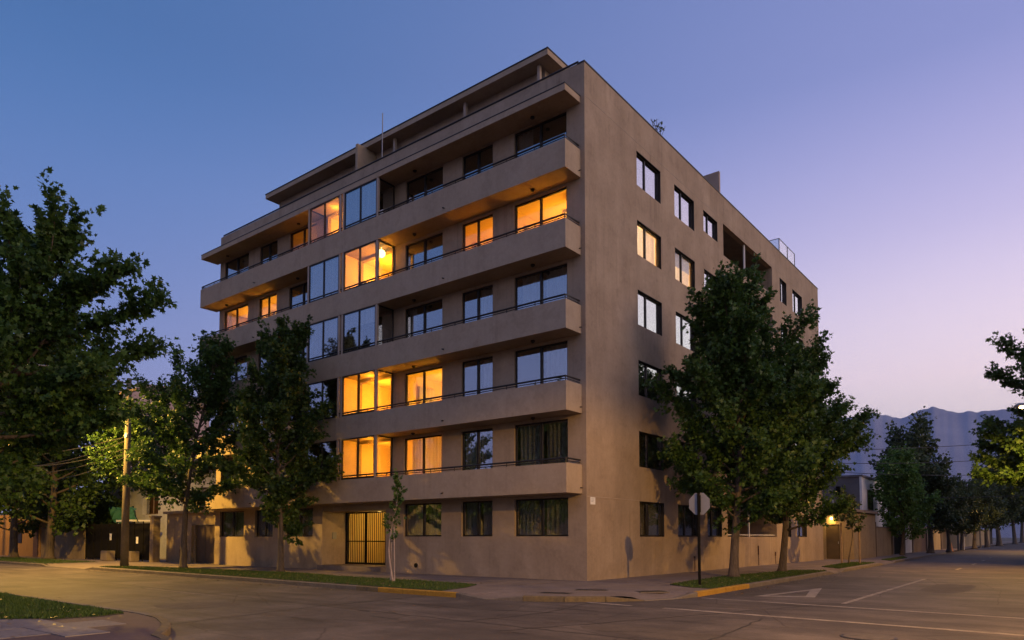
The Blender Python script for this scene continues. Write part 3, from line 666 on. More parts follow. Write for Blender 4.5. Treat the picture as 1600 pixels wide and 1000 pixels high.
# vents and pipe stubs low on the walls
disc(MB(), 0, 0, .09, 0, .02, 16).build('vent', 'black_metal', bld).matrix_world = __import__('mathutils').Matrix.Translation((-7.88, -.001, .32)) @ __import__('mathutils').Matrix.Rotation(math.pi/2, 4, 'X')
for (y, z, h) in ((8.3, .55, .09), (12.6, .5, .22), (16.0, .55, .45), (18.6, .45, .2)):
    MB().box(.001, .045, y, y+.09, z, z+h).tube([(.03, y+.04, .02), (.03, y+.04, z)], .014, 6).build('gas_pipe', 'rust', bld)
# entrance
ed = 1.33
eb = room_box('F', ENT[0]+.001, ENT[1]-.001, .19, 5.2, .16, 2.758)
eb.build('entrance_walls', 'stucco', bld)
MB().box(ENT[0]+.004, ENT[1]-.004, -.25, ed+3.8, -.1, .2).build('entrance_step', 'pave', bld)
MB().box(ENT[0]+.003, ENT[1]-.003, .06, 1.2, 2.56, 2.755).build('entrance_header', 'stucco_balcony', bld)
lw = MB(); lw.box(ENT[0]+.003, ENT[0]+.08, ed+.12, 5.15, .202, 2.75); lw.box(ENT[1]-.08, ENT[1]-.003, ed+.12, 5.15, .202, 2.75); lw.box(ENT[0]+.08, ENT[1]-.08, 5.05, 5.15, .202, 2.75); lw.box(ENT[0]+.08, ENT[1]-.08, ed+.12, 5.05, 2.70, 2.75)
lw.build('lobby_lining', 'lobby', bld)
g = MB(); gx0, gx1 = ENT[0]+.02, ENT[1]-.02; gm = -12.45; gm2 = -11.1
for x in (gx0+.03, gm, gm2, gx1-.03): g.box(x-.05, x+.05, ed-.03, ed+.03, .202, 2.5)
g.box(gx0, gx1, ed-.035, ed+.035, 2.5, 2.56); g.box(gx0, gx1, ed-.025, ed+.025, .21, .29); g.box(gx0, gx1, ed-.02, ed+.02, 1.22, 1.26)
gate = g.build('entrance_gate', 'black_metal', bld)
for i in range(int((gx1-gx0)/.125)):
    x = gx0+.125*(i+.6)
    if min(abs(x-t) for t in (gx0+.03, gm, gm2, gx1-.03)) > .07: MB().box(x-.011, x+.011, ed-.011, ed+.011, .29, 2.5).build('bar', 'black_metal', gate)
MB().box(ENT[0]+.0015, ENT[0]+.03, .55, .78, 1.35, 1.65).build('intercom', 'signback', bld)
pl2 = thing('potted_plant', 'dark leafy potted plant behind the entrance gate bars', 'plant', (-10.95, 2.1, .2))
MB().tube([(0,0,0), (0,0,.5)], [.16,.22], 12).build('pot', 'pot', pl2)
point_light('lobby_light', (-11.9, 2.6, 2.5), 75, (1, .62, .14), .12)
point_light('lobby_light', (-11.35, 1.15, 2.5), 7, (1, .62, .16), .05)
lo = MB().tube([(-11.35, 1.15, 2.56), (-11.35, 1.15, 2.53)], .09, 12).build('entrance_lamp', 'white', bld)

# ------------------------------------------------------------------ trees
LEAF5 = np.array([(0,-.05), (.20,-.12), (.52,-.05), (.30,.22), (.46,.58), (.15,.52), (0,1.0), (-.15,.52), (-.46,.58), (-.30,.22), (-.52,-.05), (-.20,-.12)])
LEAF4 = np.array([(0,0), (.42,.42), (0,1.0), (-.42,.42)])
LEAF3 = np.array([(0,-.05), (.48,.10), (.30,.50), (0,1.0), (-.30,.50), (-.48,.10)])
def leaves_mesh(name, cen, tip, size, templ, mat, g, parent, shade=None):
    N = len(cen)
    t = tip/np.linalg.norm(tip, axis=1, keepdims=True)
    rv = g.normal(0, 1, (N, 3)); rv[:, 2] += .3
    s = np.cross(t, rv); s /= np.linalg.norm(s, axis=1, keepdims=True)+1e-9
    nrm_ = np.cross(s, t); k = len(templ)
    fold = np.abs(templ[:, 0])*.35
    V = cen[:, None, :] + size[:, None, None]*(templ[None, :, 0, None]*s[:, None, :] + templ[None, :, 1, None]*t[:, None, :] + fold[None, :, None]*nrm_[:, None, :])
    rnd = np.clip(g.normal(.45, .22, N)+(0 if shade is None else shade), 0, 1)
    o = mesh_np(name, V.reshape(-1, 3), np.arange(N*k), k, mat, rnd, parent); o['kind'] = 'stuff'
    return o
def tree(name, label, loc, h, base, rad, seed, nleaf=24000, leaf=.13, templ=LEAF3, mat='leaf', tr=.14, lean=(0,0), pw=.85, group='street trees', extra=(), nlimb=34, low=.35, barkmat='bark', clump=1.0, twig=.75):
    g = np.random.default_rng(seed)
    t = thing(name, label, 'tree', (loc[0], loc[1], loc[2] if len(loc) > 2 else 0), 0, group)
    top = np.array([lean[0], lean[1], h])
    def axis(z): s = z/h; return np.array([lean[0]*s**1.4+.10*math.sin(2.3*s*3+seed), lean[1]*s**1.4+.10*math.cos(1.7*s*3+seed), z])
    mb = MB(); zs = np.concatenate([[0, .12, .35], np.linspace(.8, h*.96, 12)])
    mb.tube([axis(z) for z in zs], [tr*(1.55 if z == 0 else 1.18 if z < .2 else 1.02 if z < .5 else max(.08, 1-(z/h)**.9*.96)) for z in zs], 10)
    seg_p, seg_d, seg_l = [], [], []
    limbs = []
    for i in range(nlimb):
        s = (i+.5)/nlimb; s = s**.85
        z = base+(h-base)*s*.97; u = (z-base)/(h-base)
        env = rad*((1-u)**pw*.94+.06)*min(1, low+u/.22*(1-low))
        az = i*2.39996+g.uniform(-.5, .5); ln = env*g.uniform(.58, 1.2)
        el = R(12+48*u+g.uniform(-8, 10)); limbs.append((z, az, ln, el))
    for (z, az, ln, el) in limbs: seg_p.append(axis(z*.93)); seg_d.append((az, el)); seg_l.append(ln)
    for (z, az, ln, el) in extra: seg_p.append(axis(z)); seg_d.append((az, el)); seg_l.append(ln)
    tw_p, tw_d = [], []
    for p, (az, el), ln in zip(seg_p, seg_d, seg_l):
        d = np.array([math.cos(az)*math.cos(el), math.sin(az)*math.cos(el), math.sin(el)]); n = 6; pts = [p]
        step = ln/math.cos(el)/n if math.cos(el) > .4 else ln/n*1.6
        for j in range(n):
            d = d+np.array([g.normal(0, .07), g.normal(0, .07), .075 if j < 3 else .02]); d /= np.linalg.norm(d); pts.append(pts[-1]+d*step)
        r0 = max(.012, min(tr*.42, .018+ln*.014)); mb.tube(pts, [r0*(1-.86*j/n) for j in range(n+1)], 5)
        m = max(4, int(ln*9*clump)); sp = np.linspace(.18, 1, m)**.8
        for q in sp:
            f = q*n; a = min(int(f), n-1); c = pts[a]+(pts[a+1]-pts[a])*(f-a); bd = (pts[a+1]-pts[a]); bd = bd/np.linalg.norm(bd)
            for _ in range(2):
                v = g.normal(0, 1, 3); v[2] = v[2]*.6+.25; v /= np.linalg.norm(v); v = bd*(.55+q*.9)+v*1.0; v /= np.linalg.norm(v)
                tw_p.append(c); tw_d.append(v*twig*g.uniform(.55, 1.15)*(.65+.35*min(1, ln/1.5)))
    # leader
    for z in np.linspace(h*.72, h*.97, 8):
        for _ in range(2):
            v = g.normal(0, .6, 3); v[2] = abs(v[2])+.5; v /= np.linalg.norm(v); tw_p.append(axis(z)); tw_d.append(v*twig*.6)
    trunk = mb.build('trunk', barkmat, t, True)
    tw_p, tw_d = np.array(tw_p), np.array(tw_d); nt = len(tw_p); per = max(5, int(nleaf/nt))
    idx = np.repeat(np.arange(nt), per); f = g.uniform(.15, 1.05, len(idx))
    dirs = tw_d[idx]; tl = np.linalg.norm(dirs, axis=1, keepdims=True); side = g.normal(0, 1, (len(idx), 3)); side /= np.linalg.norm(side, axis=1, keepdims=True)
    cen = tw_p[idx]+dirs*f[:, None]+side*(.045+.10*g.random((len(idx), 1)))*tl/.75
    tip = dirs/tl*.55+side*.8+np.array([0, 0, -.35]); sz = leaf*g.uniform(.5, 1.3, len(idx))
    shade = g.normal(0, .2, nt)[idx]
    leaves_mesh('crown', cen, tip, sz, templ, mat, g, t, shade)
    return t
def copy_thing(src, loc, label, rz=0, sc=1, group=None):
    c = src.copy(); COL.objects.link(c); c.location = loc; c.rotation_euler = (0, 0, rz); c.scale = (sc,)*3; c['label'] = label
    if group: c['group'] = group
    for ch in src.children:
        d = ch.copy(); COL.objects.link(d); d.parent = c
    return c
# directions on the picture: camera right is (.78,.62), left (-.78,-.62)
A_R = math.atan2(.62, .78); A_L = A_R+math.pi
tree('street_tree', 'large pyramidal tree with full crown just behind the stop sign', (3.08, 4.9), 10.35, 1.7, 3.4, 11, 58000, .125, LEAF5, 'leaf', .17, (.15,.1), .60, nlimb=62, low=.62)
tree('street_tree', 'second large tree right of it with branch sprays reaching right', (3.02, 10.2), 8.9, 1.7, 3.5, 12, 48000, .125, LEAF5, 'leaf', .16, (.3,.3), .66, nlimb=54, low=.6, extra=[(4.6, A_R, 3.6, R(18)), (5.2, A_R+.3, 3.4, R(25)), (4.0, A_R-.2, 3.0, R(10)), (6.3, A_R, 2.2, R(40))])
tree('street_tree', 'slim dark tree in front of the balconies left of the entrance', (-13.27,-2.6), 10.2, 1.3, 2.3, 13, 36000, .125, LEAF5, 'leaf_b', .13, (.3,-.1), .55, nlimb=44, low=.2)
tree('street_tree', 'loose crowned tree beside the left end of the building', (-20,-3.2), 11.0, 2.5, 2.6, 14, 28000, .13, LEAF5, 'leaf', .15, (1.2,.9), .55, low=.5, nlimb=44, extra=[(5.5, A_L, 3.2, R(22)), (6.4, A_L+.2, 2.9, R(30)), (4.2, A_L-.3, 2.9, R(10)), (3.2, A_L, 2.6, R(5))])
tree('street_tree', 'tall near tree with crown filling the upper left corner', (-10.3,-14.3), 9.4, 2.2, 3.4, 15, 36000, .135, LEAF5, 'leaf', .2, (2.3,1.5), .7, nlimb=40, extra=[(6.3, A_R, 3.6, R(8)), (5.6, A_R+.15, 3.4, R(4)), (7.2, A_R-.1, 2.6, R(14)), (4.6, A_R, 2.9, R(-2)), (4.0, A_R+.1, 3.3, R(-4)), (5.0, A_R-.2, 3.2, R(0))], group='near trees')
tree('street_tree', 'near tree cut off by the left edge of the picture', (-12.7,-15.0), 10.0, 2.0, 3.3, 16, 30000, .135, LEAF5, 'leaf_b', .2, (.8,.5), .75, group='near trees')
big = tree('plane_tree', 'dark broad tree with thick trunk right of the far left pair', (-40,-1.8), 14.8, 1.3, 5.2, 17, 30000, .26, LEAF4, 'leaf_b', .28, (0,0), .45, nlimb=44, low=.85, twig=1.3)
copy_thing(big, (-45.6,-2.1, 0), 'dark broad tree with thick trunk at the far left edge', 2.1, .97)
tree('young_tree', 'small staked young tree with limewashed trunk before the entrance', (-4.67,-4.16), 3.5, 1.35, .34, 21, 600, .085, LEAF5, 'leaf', .035, (.02,0), .5, nlimb=16, twig=.28, barkmat='limewash', group='young trees')
yt = thing('tree_stakes', 'pair of pale wooden stakes tied to the limewashed young tree', 'stakes', (-4.67,-4.16,0))
for s in (-1, 1): MB().tube([(s*.13, -.03*s, 0), (s*.05, 0, 1.75)], .022, 7).build('stake', 'limewash', yt)
MB().tube([(-.08,-.02,1.3), (0,.06,1.31), (.09,.02,1.3), (0,-.06,1.29), (-.08,-.02,1.3)], .012, 5).build('tie', 'cable', yt)
def bush(parent, c, r, n, leaf, mat, seed):
    g = np.random.default_rng(seed); d = g.normal(0, 1, (n, 3)); d /= np.linalg.norm(d, axis=1, keepdims=True); d *= (g.random((n, 1))**.4)*np.array(r)
    return leaves_mesh('leaves', np.array(c)+d, d+g.normal(0, .15, (n, 3)), leaf*g.uniform(.6, 1.2, n), LEAF3, mat, g, parent)
bush(bp, (0,0,.82), (.2,.16,.3), 110, .11, 'leaf_c', 9)
bush(pl2, (0,0,1.15), (.38,.38,.75), 420, .16, 'leaf_c', 4)
rp_ = thing('rooftop_plant', 'wispy twiggy plant sticking up behind the side parapet', 'plant', (-.6, 6.6, 16.3))
m = MB(); gg = random.Random(5)
for i in range(7): m.tube([(0,0,0), (gg.uniform(-.15,.15), gg.uniform(-.2,.2), 1.5), (gg.uniform(-.25,.25), gg.uniform(-.5,.5), gg.uniform(1.9,2.45))], .012, 4)
m.build('stems', 'bark', rp_); bush(rp_, (0,0,1.95), (.25,.5,.45), 60, .11, 'leaf_c', 6)

# trees down the right street
GS = 'trees along the right street'
tree('street_tree', 'bright green bushy tree beyond the grey house on the right street', (1.8, 43.9), 7.6, 1.1, 2.6, 31, 15000, .20, LEAF4, 'leaf_bright', .16, (0,0), .6, GS, low=.7, twig=.9)
fa = tree('street_tree', 'dark tree with bare trunk beside the lamp lit stretch of road', (2.3, 54), 7.0, 2.0, 2.7, 32, 8000, .27, LEAF4, 'leaf_c', .26, (0,0), .45, GS, low=.7, twig=1.1)
fb = tree('street_tree', 'tallest dark round tree behind the bright green one', (-3.2, 80), 12.6, 3, 4.6, 33, 9000, .42, LEAF4, 'leaf_c', .3, (0,0), .32, GS, low=.8, twig=1.6)
for i, (x, y, s, lab) in enumerate([(2.9,61,.82, 'second dark tree along the left pavement of the right street'), (2.9,72,.88, 'third dark tree along the left pavement of the right street'), (2.9,86,.98, 'fourth dark tree along the left pavement of the right street'),
        (2.7,104,1.15, 'fifth dark tree along the left pavement of the right street'), (2.4,128,1.6, 'sixth and farthest dark tree on the left pavement of the right street'),
        (12.9,40,1.1, 'dark tree right of the road under the upper street lamp'), (12.3,54,1.15, 'second dark tree on the far right pavement'), (11.8,70,1.15, 'third dark tree on the far right pavement'), (11.2,90,1.2, 'fourth dark tree on the far right pavement'), (10.5,115,1.25, 'fifth dark tree on the far right pavement')]):
    copy_thing(fa, (x, y, 0), lab, i*1.3, s)
for i, (x, y, s, lab) in enumerate([(6.5,185,1.35, 'distant tree closing the end of the right street'), (-1,160,1.0, 'distant tree left of the end of the right street'), (9.5,260,1.8, 'second distant tree closing the end of the right street'), (3,160,1.3, 'distant dark tree near the end of the left pavement'), (15,165,1.0, 'distant tree right of the end of the right street'), (2,215,1.6, 'remote tree filling the left of the street end'), (12.5,225,1.6, 'remote tree filling the right of the street end'), (7,330,2.4, 'most remote tree on the street axis'), (-8,110,.9, 'tall dark tree behind the walls of the right street')]):
    copy_thing(fb, (x, y, 0), lab, i*1.9, s)
te = tree('street_tree', 'lamp lit golden tree cut off by the right edge', (13.2, 25.5), 11.6, 2.2, 4.6, 35, 42000, .17, LEAF5, 'leaf', .22, (-.3,0), .5, 'trees on the far right pavement', nlimb=44, low=.8, extra=[(7.5, math.pi, 4.2, R(22)), (8.6, math.pi+.3, 3.6, R(32)), (6.0, math.pi-.2, 4.4, R(10)), (4.4, math.pi, 4.6, R(4)), (5.2, math.pi+.3, 4.6, R(6)), (3.6, math.pi+.1, 4.6, R(2)), (4.9, math.pi-.3, 4.6, R(8))])
copy_thing(te, (13.2, 39, 0), 'second leafy tree at the right edge behind the golden one', 1.1, 1.1)
copy_thing(te, (17.5, 5.5, 0), 'tree across the right street seen only in window reflections', 2.4, .72)
sap = tree('young_tree', 'thin sapling between two dark stakes on the right street lawn', (3.05, 21.5), 3.6, 1.7, .85, 36, 1400, .15, LEAF4, 'leaf_c', .04, (0,0), .5, 'young trees', nlimb=14, twig=.35)
st = thing('tree_stakes', 'two dark posts either side of the right street sapling', 'stakes', (3.05, 21.5, 0))
for s in (-.42, .42): MB().tube([(s, .25*s, 0), (s, .25*s, 2.2)], .045, 7).build('stake', 'wood', st)
for i, (x, y, s, lab) in enumerate([(-15,-18,1.0, 'nearest tree across the front street seen only in the window panes'), (-23,-18,.95, 'middle tree across the front street seen only in the window panes'), (-41,-18,.9, 'fourth tree across the front street seen only in the window panes'), (-52,-18,.9, 'last tree across the front street seen only in the window panes'), (-32,-18,1.05, 'third tree across the front street seen only in the window panes')]):
    copy_thing(te, (x, y, 0), lab, i*2.2, s*.78, 'trees across the front street')
oh = thing('opposite_house', 'low house across the front street seen only in reflections', 'house'); MB().box(-95,-8,-30,-21,0,5.2).build('walls', 'grey_wall', oh); MB().box(-95.4,-7.6,-30.4,-20.6,5.202,5.45).build('roof', 'tile', oh)
ob = thing('opposite_building', 'plain three storey block across the right street seen only in reflections', 'building'); MB().box(19.5,32,-3,62,0,8.6).build('walls', 'pink_wall', ob); MB().box(19.2,32.3,-3.3,62.3,8.602,8.8).build('roof', 'kerb', ob)
for i in range(9):
    for zz in (1.2, 4.0, 6.6): MB().box(19.46, 19.498, 1+i*6.5, 3+i*6.5, zz, zz+1.3).build('window', 'frame', ob)
# dark trees behind the left fence
for i, (x, y, s, lab) in enumerate([(-47,9,.72, 'dark tree behind the black gate and white house'), (-58,4,.9, 'dark tree behind the orange lit wall'), (-64,-4,.95, 'farthest dark tree at the left edge'), (-36,12,.55, 'dark treetop between the white house and the apartment block')]):
    copy_thing(big, (x, y, 0), lab, i*1.7+.4, s, 'trees behind the left walls')
tree('young_tree', 'lamp lit yellow green tree round the concrete pole', (-25.6,-3.35), 7.7, 4.0, 1.8, 38, 6500, .14, LEAF3, 'leaf', .08, (0,0), .5, 'street trees', low=.8)

g = np.random.default_rng(77)
def litter(poly, n, label, z, seed):
    g = np.random.default_rng(seed); xs, ys = [p[0] for p in poly], [p[1] for p in poly]
    px, py = g.uniform(min(xs), max(xs), n*3), g.uniform(min(ys), max(ys), n*3); k = in_poly(px, py, poly); px, py = px[k][:n], py[k][:n]; n = len(px)
    cen = np.stack([px, py, np.full(n, z)], 1); a = g.uniform(0, 6.28, n); tip = np.stack([np.cos(a), np.sin(a), g.normal(0, .1, n)], 1)
    s = np.stack([-np.sin(a), np.cos(a), g.normal(0, .25, n)], 1); sz = g.uniform(.04, .09, n)
    V = cen[:, None, :]+sz[:, None, None]*(LEAF3[None, :, 0, None]*s[:, None, :]+LEAF3[None, :, 1, None]*tip[:, None, :]); V[:, :, 2] = np.maximum(V[:, :, 2], z)
    o = mesh_np('fallen_leaves', V.reshape(-1, 3), np.arange(n*6), 6, 'dead_leaf', g.random(n)); o['kind'] = 'stuff'; o['label'] = label; o['category'] = 'leaves'
M['dead_leaf'] = leaf_mat('dry_leaf', (.05, .03, .015), (.22, .13, .05), .1)
litter([(-24,-5.1), (-3,-6.1), (-.8,-3.4), (-10,-2.6), (-24,-3)], 420, 'dry leaves scattered on the front verge', .045, 1)
litter([(2.4,0), (4.6,-.8), (4.3,12), (2.4,12)], 260, 'dry leaves scattered under the corner trees', .045, 2)
litter([(-24,-5.65), (-3,-6.35), (-3,-6.75), (-24,-6.1)], 220, 'dry leaves gathered along the front kerb', -.112, 3)
litter([(4.85,-1), (5.3,-1), (4.95,12), (4.55,12)], 120, 'dry leaves gathered along the side kerb', -.112, 4)
litter([(-11,-13.6), (-1.4,-13.8), (1,-15), (1,-16.5), (-8,-16.5)], 160, 'dry leaves scattered on the near corner', .05, 5)

# ------------------------------------------------------------------ street furniture
def spot(name, loc, power, col, parent=None, angle=160, blend=.6, rad=.12):
    d = bpy.data.lights.new(name, 'SPOT'); d.energy = power; d.color = col; d.shadow_soft_size = rad; d.spot_size = R(angle); d.spot_blend = blend
    o = bpy.data.objects.new(name, d); COL.objects.link(o); o.location = loc
    if parent: o.parent = parent
    return o
SOD = (1, .52, .10)
def lamp_head(parent, x, y, z, az, power, col=SOD, angle=172, blend=.35):
    c, s = math.cos(az), math.sin(az)
    h = MB().tube([(-.34*c+x, -.34*s+y, z+.06), (-.2*c+x, -.2*s+y, z+.1), (.12*c+x, .12*s+y, z+.11), (.3*c+x, .3*s+y, z+.07)], [.05,.11,.12,.05], 10).build('lamp_head', 'signback', parent, True)
    g = MB(); n = 10; pts = [(x, y, z+.05-.09*j/4) for j in range(5)]; g.tube(pts, [.14,.14,.12,.08,.02], 14); g.build('lamp_glass', 'lampsod', h, True)
    spot('street_light', (x, y, z-.12), power, col, parent, angle, blend)
M['lampsod'] = emit('sodium_lamp_glass', (1, .62, .2), 40)
def street_lamp(label, x, y, h, az, arm, power, group='street lamps', angle=172, blend=.35):
    t = thing('street_lamp', label, 'street lamp', (x, y, 0), 0, group)
    MB().tube([(0,0,0), (0,0,h*.6), (0,0,h)], [.10,.08,.06], 10).build('pole', 'signback', t)
    c, s = math.cos(az), math.sin(az)
    MB().tube([(0,0,h-.3), (arm*.3*c, arm*.3*s, h+.1), ((arm-.3)*c, (arm-.3)*s, h+.2)], .035, 8).build('arm', 'signback', t)
    lamp_head(t, arm*c, arm*s, h+.13, az, power, SOD, angle, blend); return t
street_lamp('sodium street lamp glowing at the right edge over the road', 12.75, 20.2, 7.2, math.pi+.05, 2.0, 4300)
street_lamp('smaller far street lamp glow low at the right edge', 11.0, 78, 7.1, math.pi, 2.4, 3000)
street_lamp('street lamp on the near right corner whose light falls on the side wall', 19.4, -13.9, 7.8, math.pi*.555, 3.4, 11500, angle=176, blend=.12)
street_lamp('far left street lamp lighting the ochre wall', -54, -4.6, 7.3, -math.pi/2, 1.6, 2600)
up = thing('utility_pole', 'round concrete utility pole with lamp arm left of the building', 'pole', (-23.64,-4.19,0))
MB().tube([(0,0,0), (0,0,4), (0,0,9.2)], [.19,.16,.11], 14).build('pole', 'pole_conc', up, True)
MB().tube([(0,0,8.9), (-.5,-1.4,9.35), (-1.3,-3.5,9.4)], .035, 8).build('lamp_arm', 'signback', up)
lamp_head(up, -1.4, -3.8, 9.3, 4.36, 12500, (1, .56, .09))
MB().box(-.9, .9, -.06, .06, 8.5, 8.62).build('cross_arm', 'wood', up)
for x in (-.75, 0, .75): MB().tube([(x, 0, 8.62), (x, 0, 8.8)], [.05,.03], 8).build('insulator', 'white', up)
MB().tube([(.2,-.12,6.35), (.2,-.2,6.35)], .13, 12).build('junction_disc', 'white', up)
def cable(label, a, b, sag, r=.016, name='overhead_cable', grp='overhead cables'):
    a, b = np.array(a, float), np.array(b, float)
    pts = [a+(b-a)*t-np.array([0,0,sag*4*t*(1-t)]) for t in np.linspace(0, 1, 15)]
    tag(MB().tube(pts, r, 5).build(name, 'cable', None), label, 'cable', grp)
for i, (z, zz, s, y2) in enumerate([(6.3,6.1,.15,-5.2), (6.1,5.6,.25,-4.6), (5.7,5.55,.3,-5.6), (5.5,5.1,.25,-5.0), (5.3,4.7,.3,-4.4)]):
    cable(['uppermost', 'second', 'third', 'fourth', 'lowest'][i]+' slack cable running left from the concrete pole', (-23.7,-4.3,z), (-36,y2,zz), s, .022)
for i, (a, b, s) in enumerate([((-2,31,7.4), (14,66,11.2), .4), ((-2,31.5,6.6), (14,62,9.3), .5), ((-2,32,6.1), (13,70,8.2), .5), ((1.5,45,4.7), (14,52,5.2), .3)]):
    cable(['top cable crossing the mountain view', 'middle cable crossing the mountain view', 'lowest cable crossing the mountain view', 'cable crossing the right street below the tree crowns'][i], a, b, s, .022)
# stop sign seen from behind
sg = thing('stop_sign', 'octagonal traffic sign seen from its grey back on a dark pole', 'traffic sign', (3.82, .03, 0))
MB().tube([(0,0,0), (0,0,2.72)], .042, 10).build('pole', 'black_metal', sg)
oc = MB(); rr_ = .345
ring = [(rr_*math.cos(R(22.5+45*i)), 2.40+rr_*math.sin(R(22.5+45*i))) for i in range(8)]
oc.v = [(x, .052, z) for x, z in ring]+[(x, .058, z) for x, z in ring]; oc.f = [tuple(range(8)), tuple(range(15, 7, -1))]+[(i, i+8, (i+1) % 8+8, (i+1) % 8) for i in range(8)]
pan = oc.build('sign_panel', 'signback', sg)
MB().box(-.045, .045, .043, .051, 2.15, 2.65).build('bracket', 'black_metal', sg)
MB().box(-.09, .09, -.09, .09, 0, .03).build('base_plate', 'kerb', sg)
fs = thing('road_sign', 'small pale sign on a post far down the right street', 'traffic sign', (2.9, 74, 0))
MB().tube([(0,0,0), (0,0,2.4)], .05, 8).build('pole', 'white', fs); MB().box(-.35, .35, -.03, -.01, 1.5, 2.4).build('sign_panel', 'white', fs)
for (x, y, h, lab) in [(3.0, 68, 3.6, 'pale thin post far down the right street'), (2.4,98,4.2, 'second pale post farther down the right street')]:
    t = thing('lamp_post', lab, 'post', (x, y, 0), 0, 'pale posts on the right street'); MB().tube([(0,0,0), (0,0,h)], [.11,.08], 9).build('pole', 'pole_conc', t); MB().tube([(0,0,h), (0,0,h+.12)], [.1,.04], 9).build('cap', 'white', t)
bo = thing('traffic_cone', 'orange traffic cone far down the right street', 'cone', (2.9, 63, 0)); MB().tube([(0,0,.05), (0,0,.9)], [.2,.05], 12).build('cone', 'orange', bo); MB().box(-.25,.25,-.25,.25,0,.05).build('base', 'orange', bo)

# ------------------------------------------------------------------ neighbours, right street
ga = thing('garage_building', 'low beige garage with wall lamp right of the apartment block', 'building')
mb = wall_holes('F', -.4, 1.45, 0, 3.05, [(-.22, .62, .02, 2.25)], .2); o = mb.build('front_wall', 'beige_wall', ga); o.location = (0, 29.5, 0)
MB().box(1.25, 1.45, 29.702, 36, 0, 3.05).build('side_wall', 'beige_wall', ga); MB().box(-.4, 1.65, 29.3, 36, 3.052, 3.22).build('roof_slab', 'pave', ga)
d = MB().box(-.218, .618, 29.58, 29.62, .02, 2.248).build('door', 'brown_gate', ga); MB().box(.5, .54, 29.55, 29.579, 1, 1.15).build('handle', 'signback', d)
MB().box(.85, 1.0, 29.46, 29.498, 0, 2.4).build('pilaster', 'beige_wall', ga)
wl_ = MB().tube([(.18, 29.36, 2.72), (.18, 29.36, 2.58)], [.05,.07], 10).build('wall_lamp', 'lampsod', ga); point_light('wall_light', (.18, 29.28, 2.5), 28, (1, .58, .12), .05)
cr_ = thing('wall_creeper', 'small leafy creeper beside the garage wall lamp', 'plant', (.42, 29.4, 2.65)); bush(cr_, (0,0,0), (.22,.06,.2), 90, .10, 'leaf', 8)
MB().tube([(0,.08,-.6), (.03,.06,.1)], .012, 5).build('stem', 'bark', cr_)
gw = thing('garden_wall', 'plain beige garden wall along the right street past the garage', 'wall')
MB().box(.85, 1.05, 36.2, 43.8, 0, 2.15).build('wall', 'beige_wall', gw); MB().box(.8, 1.1, 36.18, 43.82, 2.152, 2.22).build('coping', 'pave', gw)
dg = thing('metal_gate', 'dark brown metal gate between the garage and the garden wall', 'gate')
for i in range(7): MB().box(1.46-.06*i-.0, 1.42-.06*i, 36.02+.001*i, 36.06+.001*i, .05, 2.5).build('bar', 'black_metal', dg)
MB().box(.95, 1.47, 36.07, 36.12, .05, 2.5).build('panel', 'rust', dg)
gh = thing('grey_house', 'two storey grey house with white corner beyond the garage', 'house')
o = MB().box(-12, -.25, 40, 40.2, 0, 6.1).build('front_wall', 'grey_wall', gh); MB().box(-.45, -.25, 40.202, 50, 0, 6.1).build('side_wall', 'white', gh)
MB().box(-12.1, -.15, 39.9, 50, 6.102, 6.25).build('roof_slab', 'grey_wall', gh); MB().box(-.36, -.2, 39.93, 39.998, 0, 6.1).build('corner_trim', 'white', gh)
w = MB().box(-.249, -.22, 42, 44, 3.6, 5.2).build('window', 'frame', gh); MB().box(-.2195, -.212, 42.06, 42.97, 3.66, 5.14).build('pane', 'glass', w); MB().box(-.2195, -.212, 43.03, 43.94, 3.66, 5.14).build('pane', 'glass', w)
MB().tube([(-2.3,39.96,3.2), (-2.3,39.96,4.6)], .04, 6).build('service_pipe', 'white', gh); MB().box(-2.05, -1.75, 39.85, 39.998, 4.7, 5.4).build('meter_box', 'black_metal', gh)
MB().box(-8, .1, 38, 39.88, 2.9, 3.02).build('porch_roof', 'pave', gh)
rn = random.Random(12)
for i, (y0, y1, hh, mt, lab) in enumerate([(46.5,52,2.3,'black_metal','dark metal fence just past the bright green tree'), (52.3,57,2.6,'white_wall','pale wall panel between the dark trunks'), (57.3,66,2.3,'rust','brown fence behind the thick dark trunks'), (66.3,78,2.5,'beige_wall','beige wall half hidden by trunks on the right street'), (78.4,96,2.4,'brown_gate','far brown fence on the right street'), (96.5,150,2.8,'beige_wall','farthest wall on the right street')]):
    t = thing('boundary_wall', lab, 'wall', (0,0,0), 0, 'boundary walls of the right street'); x = .6-.02*(y0-46)
    MB().box(x-.2, x, y0, y1, 0, hh).build('panel', mt, t); MB().box(x-.24, x+.04, y0, y1, hh+.002, hh+.08).build('coping', 'pave', t)
    for yy in (y0+.15, y1-.15): MB().box(x+.001, x+.12, yy-.14, yy+.14, 0, hh-.05).build('pier', 'pave', t)
hs = thing('pale_house', 'pale low house glimpsed between trunks on the right street', 'house'); MB().box(-9, -2.2, 66, 76, 0, 4.3).build('walls', 'white_wall', hs); MB().add([(-9.3,65.5,4.3),(-1.9,65.5,4.3),(-1.9,76.5,4.3),(-9.3,76.5,4.3),(-5.6,65.5,6.0),(-5.6,76.5,6.0)], [(0,1,4),(1,2,5,4),(2,3,5),(3,0,4,5)]).build('roof', 'tile', hs); MB().box(-2.199, -2.17, 69, 70.5, 1.2, 2.6).build('window', 'frame', hs)

